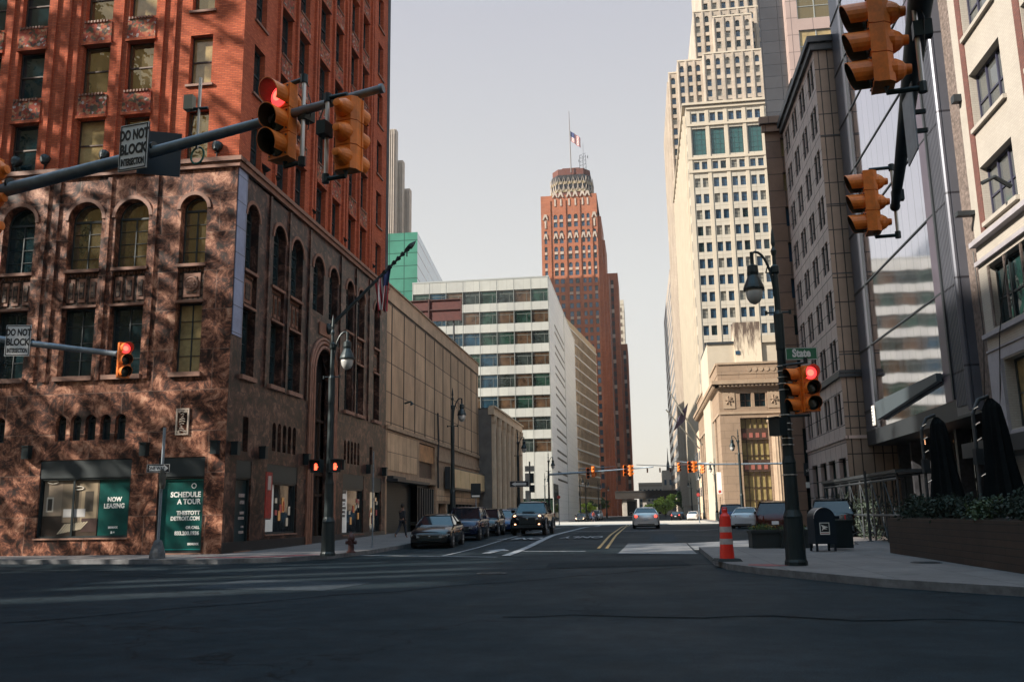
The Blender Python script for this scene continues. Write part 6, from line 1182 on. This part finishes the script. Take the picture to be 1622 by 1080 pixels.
        g=MB(); mx=sx_*(K['W']/2+.10); my=a+.35; g.box(mx-.1,mx+.1,my-.05,my+.07,zb+.02,zb+.17,pm); g.box(mx-.09,mx+.09,my+.07,my+.075,zb+.03,zb+.16,CGL); g.build('mirror',t)
        g=MB(); 
        for yy in (.43,.62): g.box(sx_*(K['W']/2-.005),sx_*(K['W']/2+.02),Y(yy),Y(yy)+.16,zb-.14,zb-.11,CHR)
        g.build('door_handle',t)
    g=MB(); zg=at(0)[2]; g.box(-wf*.5,wf*.5,Y(0)-.035,Y(.02),zg-.26-grille*.15,zg-.06,BLACK)
    for k in range(4+2*grille): z=zg-.24-grille*.13+k*.055; g.box(-wf*.48,wf*.48,Y(0)-.045,Y(0)-.036,z,z+.012,CHR if not grille else DARK)
    g.lathe([(.06,0),(.05,.012)],CHR,10,Matrix.Translation((0,Y(0)-.045,zg-.14))@Matrix.Rotation(PI/2,4,'X')); g.build('grille',t)
    g=MB(); zl=at(0)[1]; g.box(-wf*.92,wf*.92,Y(0)-.06,Y(.05),zl-.06,zl+.10,pm if not pickup else DARK); g.box(-wf*.6,wf*.6,Y(0)-.07,Y(0)-.061,zl-.0,zl+.08,BLACK); g.build('front_bumper',t)
    g=MB(); zl=at(1)[1]; wq=at(.97)[3]; g.box(-wq*.98,wq*.98,Y(.95),Y(1)+.07,zl-.16,zl+.08,pm if not pickup else CHR); g.box(-wq*.7,wq*.7,Y(1)+.071,Y(1)+.075,zl-.14,zl-.08,BLACK); g.build('rear_bumper',t)
    g=MB(); g.box(-.16,.16,Y(1)+.03,Y(1)+.045,zl+.14,zl+.30,PLT); g.build('licence_plate',t); 
    if lit=='rear': g=MB(); g.box(-.12,.12,d-.02+.0,d+.01,zb+.06,zb+.10,TLON); g.build('brake_lamp',t)
    if pickup:
        g=MB(); g.box(-.8,.8,Y(.67),Y(.99),1.0,1.262,BLACK); g.build('bed',t)
        g=MB(); g.prism([(-.35,1.245),(.35,1.245),(.3,1.30),(-.3,1.30)],Y(.08),Y(.2),pm); g.build('hood_scoop',t)
        for sx_ in (-1,1):
            for f in K['wx']: g=MB(); g.tube([(sx_*.97,Y(f)+K['wr']*1.25*math.cos(an),K['wr']+K['wr']*1.25*math.sin(an)) for an in [PI*k/8 for k in range(9)]],.05,DARK,6); g.build('fender_flare',t)
    return t
NAVY=paint('dark navy car paint',(.010,.016,.045)); BLK=paint('black car paint',(.005,.007,.010),.14,.1); SLV=paint('silver car paint',(.62,.60,.58),.3,.3); WHT=paint('white car paint',(.60,.61,.63),.25,.1); RED_=paint('dark red car paint',(.035,.005,.007)); GRY=paint('grey car paint',(.10,.11,.13),.25,.5); BLU=paint('blue car paint',(.012,.03,.09))
G_='cars parked along the left kerb'
car('parked_car','nearest dark sedan parked at the left kerb','car',SED,BLK,(-9.15,40.2,gz(38)*.9),R(3),group=G_)
car('parked_car','navy crossover parked second in the left row','car',SUV,NAVY,(-9.15,47.0,gz(46)),R(2),group=G_,sc=.96)
car('parked_car','dark hatchback parked third in the left row','car',SUV,BLK,(-9.15,53.2,.2),R(2),group=G_,sc=.9)
car('parked_car','blue grey car parked fourth in the left row','car',SED,BLU,(-9.1,58.9,.2),R(1),group=G_,sc=1.06)
car('parked_car','silver roofed car parked last in the left row behind the pickup','car',SUV,GRY,(-9.1,65.5,.2),R(1),group=G_,sc=.96)
car('pickup_truck','dark pickup truck with lit headlights driving towards the viewer','pickup truck',PIC,BLK,(-6.55,54.4,.2),R(-1),lit='front',grille=1,pickup=True,sc=1.04)
car('driving_car','silver sedan seen from behind with red brake lights','car',SED,SLV,(.12,70.4,.2),R(180),lit='rear',sc=1.09)
G2='cars on the right side of the street'
car('parked_car','white sedan angled on the right before the bank','car',SED,WHT,(7.2,66,.2),R(180-14),group=G2)
car('parked_car','dark car half hidden behind the white sedan','car',SUV,BLU,(6.8,74,.2),R(180-4),group=G2)
car('parked_car','dark red sport utility car behind the black planters','car',SUV,RED_,(6.55,47.0,.1),R(180-10),group=G2,roof_rails=True)
car('parked_car','dark sport utility car with chrome rails behind the mailbox','car',SUV,BLK,(8.55,43.5,.12),R(180-12),group=G2,roof_rails=True)
G3='distant cars beyond the crossing'
car('distant_car','dark distant car with headlights on the left beyond the crossing','car',SED,BLK,(-10.2,152,0),R(-6),lit='front',group=G3)
car('distant_car','blue distant car just right of the one with headlights','car',SED,BLU,(-9.3,166,0),R(-6),group=G3)
car('distant_car','white distant sport utility car behind the blue one','car',SUV,WHT,(-9.4,182,0),R(-6),group=G3,sc=1.1)
car('distant_car','distant dark car with red tail lights on the right','car',SED,BLK,(5.6,165,0),R(176),lit='rear',group=G3)
car('distant_car','distant silver car parked at an angle on the right','car',SED,SLV,(8.0,150,0),R(168),group=G3)
car('distant_car','distant dark car nearer the trees on the right','car',SED,GRY,(7.2,190,0),R(178),group=G3)
# ================================================================== pedestrian
def skin(name,J,E_,m,parent,sub=1):
    me=bpy.data.meshes.new(name); me.from_pydata([j[0] for j in J],[],[]); me.edges.add(len(E_)); me.edges.foreach_set('vertices',[i for e_ in E_ for i in e_]); me.update()
    o=bpy.data.objects.new(name,me); col.objects.link(o); s=o.modifiers.new('s','SKIN'); s.use_smooth_shade=True; q=o.modifiers.new('u','SUBSURF'); q.levels=sub; q.render_levels=sub
    for v,j in zip(me.skin_vertices[0].data if me.skin_vertices else [],J): v.radius=(j[1],j[2] if len(j)>2 else j[1])
    if me.skin_vertices: me.skin_vertices[0].data[0].use_root=True
    bpy.context.view_layer.update(); dg=bpy.context.evaluated_depsgraph_get(); me2=bpy.data.meshes.new_from_object(o.evaluated_get(dg)); bpy.data.objects.remove(o); me2.name=name; me2.materials.clear(); me2.materials.append(m); return link(name,me2,parent)
def person(label,loc,rz,jc,tc,sc=1):
    t=thing('person',label,'person',loc,rz); t.scale=(sc,)*3; SK=mat('skin tone',(.20,.10,.065),.6); JK=mat('jacket cloth '+str(jc),jc,.85); TR=mat('trouser cloth '+str(tc),tc,.85)
    J=[((0,0,.95),.13,.10),((0,0,1.15),.12,.09),((0,-.01,1.38),.15,.10),((0,-.01,1.5),.05,.05),((0,-.03,1.60),.07,.08),((0,-.03,1.72),.06,.07)]
    E_=[(0,1),(1,2),(2,3),(3,4),(4,5)]
    def ch(a,pts):
        for q,r in pts: J.append((q,r)); E_.append((a,len(J)-1)); a=len(J)-1
        return a
    for s_,ph in ((-1,1),(1,-1)):
        ch(0,[((s_*.09,0,.88),.085),((s_*.10,-.14*ph,.50),.06),((s_*.10,-.14*ph+(.30 if ph<0 else -.06)*1,.10 if ph>0 else .16),.042),((s_*.11,-.14*ph+(.22 if ph<0 else -.18),.03 if ph>0 else .07),.035)])
        h_=ch(2,[((s_*.20,0,1.40),.055),((s_*.25,.10*ph,1.12),.04),((s_*.24,-.04+.06*ph,.88),.028),((s_*.24,-.07+.06*ph,.82),.03)])
        for k in range(4): ch(h_,[((s_*(.225+.012*k),-.10+.06*ph+.012*k,.75+.004*abs(k-1.5)),.009),((s_*(.225+.012*k),-.105+.06*ph+.012*k,.72),.008)])
        ch(h_,[((s_*.20,-.10+.06*ph,.79),.010)])
    skin('body',J,E_,SK,t)
    Jj=[((0,0,.92),.155,.12),((0,0,1.15),.15,.115),((0,-.01,1.38),.175,.12),((0,-.01,1.46),.10,.09)]; Ej=[(0,1),(1,2),(2,3)]
    for s_,ph in ((-1,1),(1,-1)): Jj+= [((s_*.20,0,1.40),.07),((s_*.25,.10*ph,1.12),.055),((s_*.245,-.03+.06*ph,.91),.045)]; n_=len(Jj); Ej+=[(2,n_-3),(n_-3,n_-2),(n_-2,n_-1)]
    skin('jacket',Jj,Ej,JK,t)
    Jt=[((0,0,.95),.14,.115)]; Et=[]
    for s_,ph in ((-1,1),(1,-1)): Jt+=[((s_*.09,0,.88),.10),((s_*.10,-.14*ph,.50),.075),((s_*.10,-.14*ph+(.28 if ph<0 else -.055),.12 if ph>0 else .19),.058)]; n_=len(Jt); Et+=[(0,n_-3),(n_-3,n_-2),(n_-2,n_-1)]
    skin('trousers',Jt,Et,TR,t)
    p=MB(); p.lathe([(.085,1.62),(.105,1.69),(.10,1.76),(.07,1.81),(.02,1.83)],mat('dark hair',(.015,.012,.01),.9),14,Matrix.Translation((0,-.01,0))); p.build('hair',t,smooth=True)
    p=MB(); p.lathe([(.02,0),(.012,.03)],SK,8,Matrix.Translation((0,-.10,1.645))@Matrix.Rotation(PI/2,4,'X'))
    for s_ in (-1,1): p.lathe([(.012,0),(.006,.006)],INK,8,Matrix.Translation((s_*.035,-.095,1.68))@Matrix.Rotation(PI/2,4,'X')); p.lathe([(.025,0),(.02,.015)],SK,8,Matrix.Translation((s_*.085,0,1.66))@Matrix.Rotation(s_*PI/2,4,'Y'))
    p.box(-.025,.025,-.105,-.095,1.60,1.606,INK); p.build('face',t); return t
person('person in dark clothes walking along the left sidewalk by the shutters',(-12.55,46.6,.27),R(150),(.015,.018,.022),(.02,.025,.035),.97)
for i,(x,y,rz,jc,lab) in enumerate(((-8.2,150,60,(.35,.06,.05),'tiny person in a red top crossing far away left of the silver sedan'),(9.8,117,120,(.3,.05,.06),'small person in a red jacket on the far right sidewalk'),(10.3,112,-40,(.04,.04,.05),'small person in dark clothes on the far right sidewalk'))): person(lab,(x,y,.15 if x>0 else .02),R(rz),jc,(.03,.035,.05))
# ================================================================== end of the street
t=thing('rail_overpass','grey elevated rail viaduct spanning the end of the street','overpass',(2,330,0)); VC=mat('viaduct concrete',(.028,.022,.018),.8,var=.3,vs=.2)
p=MB(); p.box(-12,22,-2,2,6.2,8.6,VC); p.box(-12,22,-2.2,2.2,8.6,9.0,VC); p.build('deck',t)
for x in (-8.6,-1.6,14): p=MB(); p.box(x-.7,x+.7,-1,1,0,6.2,PALE); p.build('pier',t)
t=thing('tunnel_portal','pale framed dark opening under the left end of the viaduct','portal',(-5,332,0)); p=MB(); p.box(-2.7,-2.2,-1,3,0,6,PALE); p.box(2.2,2.7,-1,3,0,6,PALE); p.box(-2.7,2.7,-1,3,5.4,6,PALE); p.box(-2.2,2.2,1,2,0,5.4,INK); p.build('frame',t)
block('low_building','low pale office building far beyond the overpass',-2,9,430,450,15,GLS,rows=4,cols=6)
block('low_building','grey hall with a small spire far beyond the overpass',9.5,24,440,470,21,PENO,rows=3,cols=6); 
t=thing('spire','small dark spire on the grey hall far down the street','spire',(12.5,445,21)); p=MB(); p.lathe([(.9,0),(.7,3),(.3,5),(.05,11)],DARK,8); p.build('spire_body',t)
for i,(x,y,h,r,m_) in enumerate(((3.8,300,5.6,3.0,LEAFY),(7.2,306,6.4,3.1,LEAFY),(10.5,312,7.4,3.2,LEAFY),(13.6,300,8.4,3.2,LEAF),(-14.2,300,6,2.6,LEAF),(6.4,285,5.2,2.3,LEAFY))):
    tree('street_tree',('bright green tree under the overpass right of the silver sedan','taller bright green tree second from the left under the overpass','mid green tree third from the left at the end of the street','dark tree beside the distant right buildings','small dark tree at the foot of the orange brick tower','small bright bush like tree nearest under the overpass')[i],x,y,h,r,1500,.34,m_,70+i,trunk=.16,group='trees at the end of the street',clumps=16)
for i,(x,y,h) in enumerate(((-13.2,232,4.2),(-12.6,200,3.6))): tree('street_tree',('low green tree before the dark base of the orange tower','small green street tree along the tan office block')[i],x,y,h,1.9,700,.26,LEAFY if i else LEAF,90+i,trunk=.1,group='small trees on the left sidewalk',clumps=10)
# flags on the right building, hanging over the street far away
for i,(a,b_) in enumerate((((9.9,150,12),(4.9,146,20.5)),((9.9,158,12),(4.4,154,18.5)))):
    t=thing('slanted_flagpole',('slanted pole with a dark flag on the right beyond the bank','second bare slanted pole right beyond the bank')[i],'flagpole',a); p=MB(); d=Vector(b_)-Vector(a); p.tube([(0,0,0),d],.12,OFR,6); p.build('pole',t)
    if i==0: p=MB(); f0=d*.62; [p.quad((f0.x+k*.35,f0.y+.2*math.sin(k*2),f0.z+k*.5),(f0.x+(k+1)*.35-.0,f0.y+.2*math.sin(k*2+2),f0.z+(k+1)*.5),(f0.x+(k+1)*.35-.6,f0.y+.3,f0.z-2.2+(k+1)*.3),(f0.x+k*.35-.9,f0.y+.1,f0.z-2.6+k*.3),mat('dark flag cloth',(.04,.03,.06),.85)) for k in (-2,-1,0,1,2)]; p.build('cloth',t)
# facade signs and banner near the bank
t=thing('street_banner','pale vertical banner on the corner of the bank','banner',(8.5,104,3.3)); p=MB(); p.box(-.25,.25,0,.05,0,2.4,PWHITE); p.box(-.15,.15,-.02,-.001,.1,.4,mat('faded sign red',(.45,.06,.05),.5)); p.build('cloth',t)
# ================================================================== thin city haze
p=MB(); p.box(-430,430,-130,910,-1.0,200,MC['sign black']); o=p.build('haze'); o.data.materials.clear()
hm=bpy.data.materials.new('haze'); hm.use_nodes=True; t_=hm.node_tree; t_.nodes.clear(); ou=t_.nodes.new('ShaderNodeOutputMaterial'); pv=t_.nodes.new('ShaderNodeVolumePrincipled')
pv.inputs['Color'].default_value=(.93,.93,.95,1); pv.inputs['Density'].default_value=.00012; pv.inputs['Anisotropy'].default_value=.3; t_.links.new(pv.outputs[0],ou.inputs['Volume']); o.data.materials.append(hm); tag(o,kind='stuff')
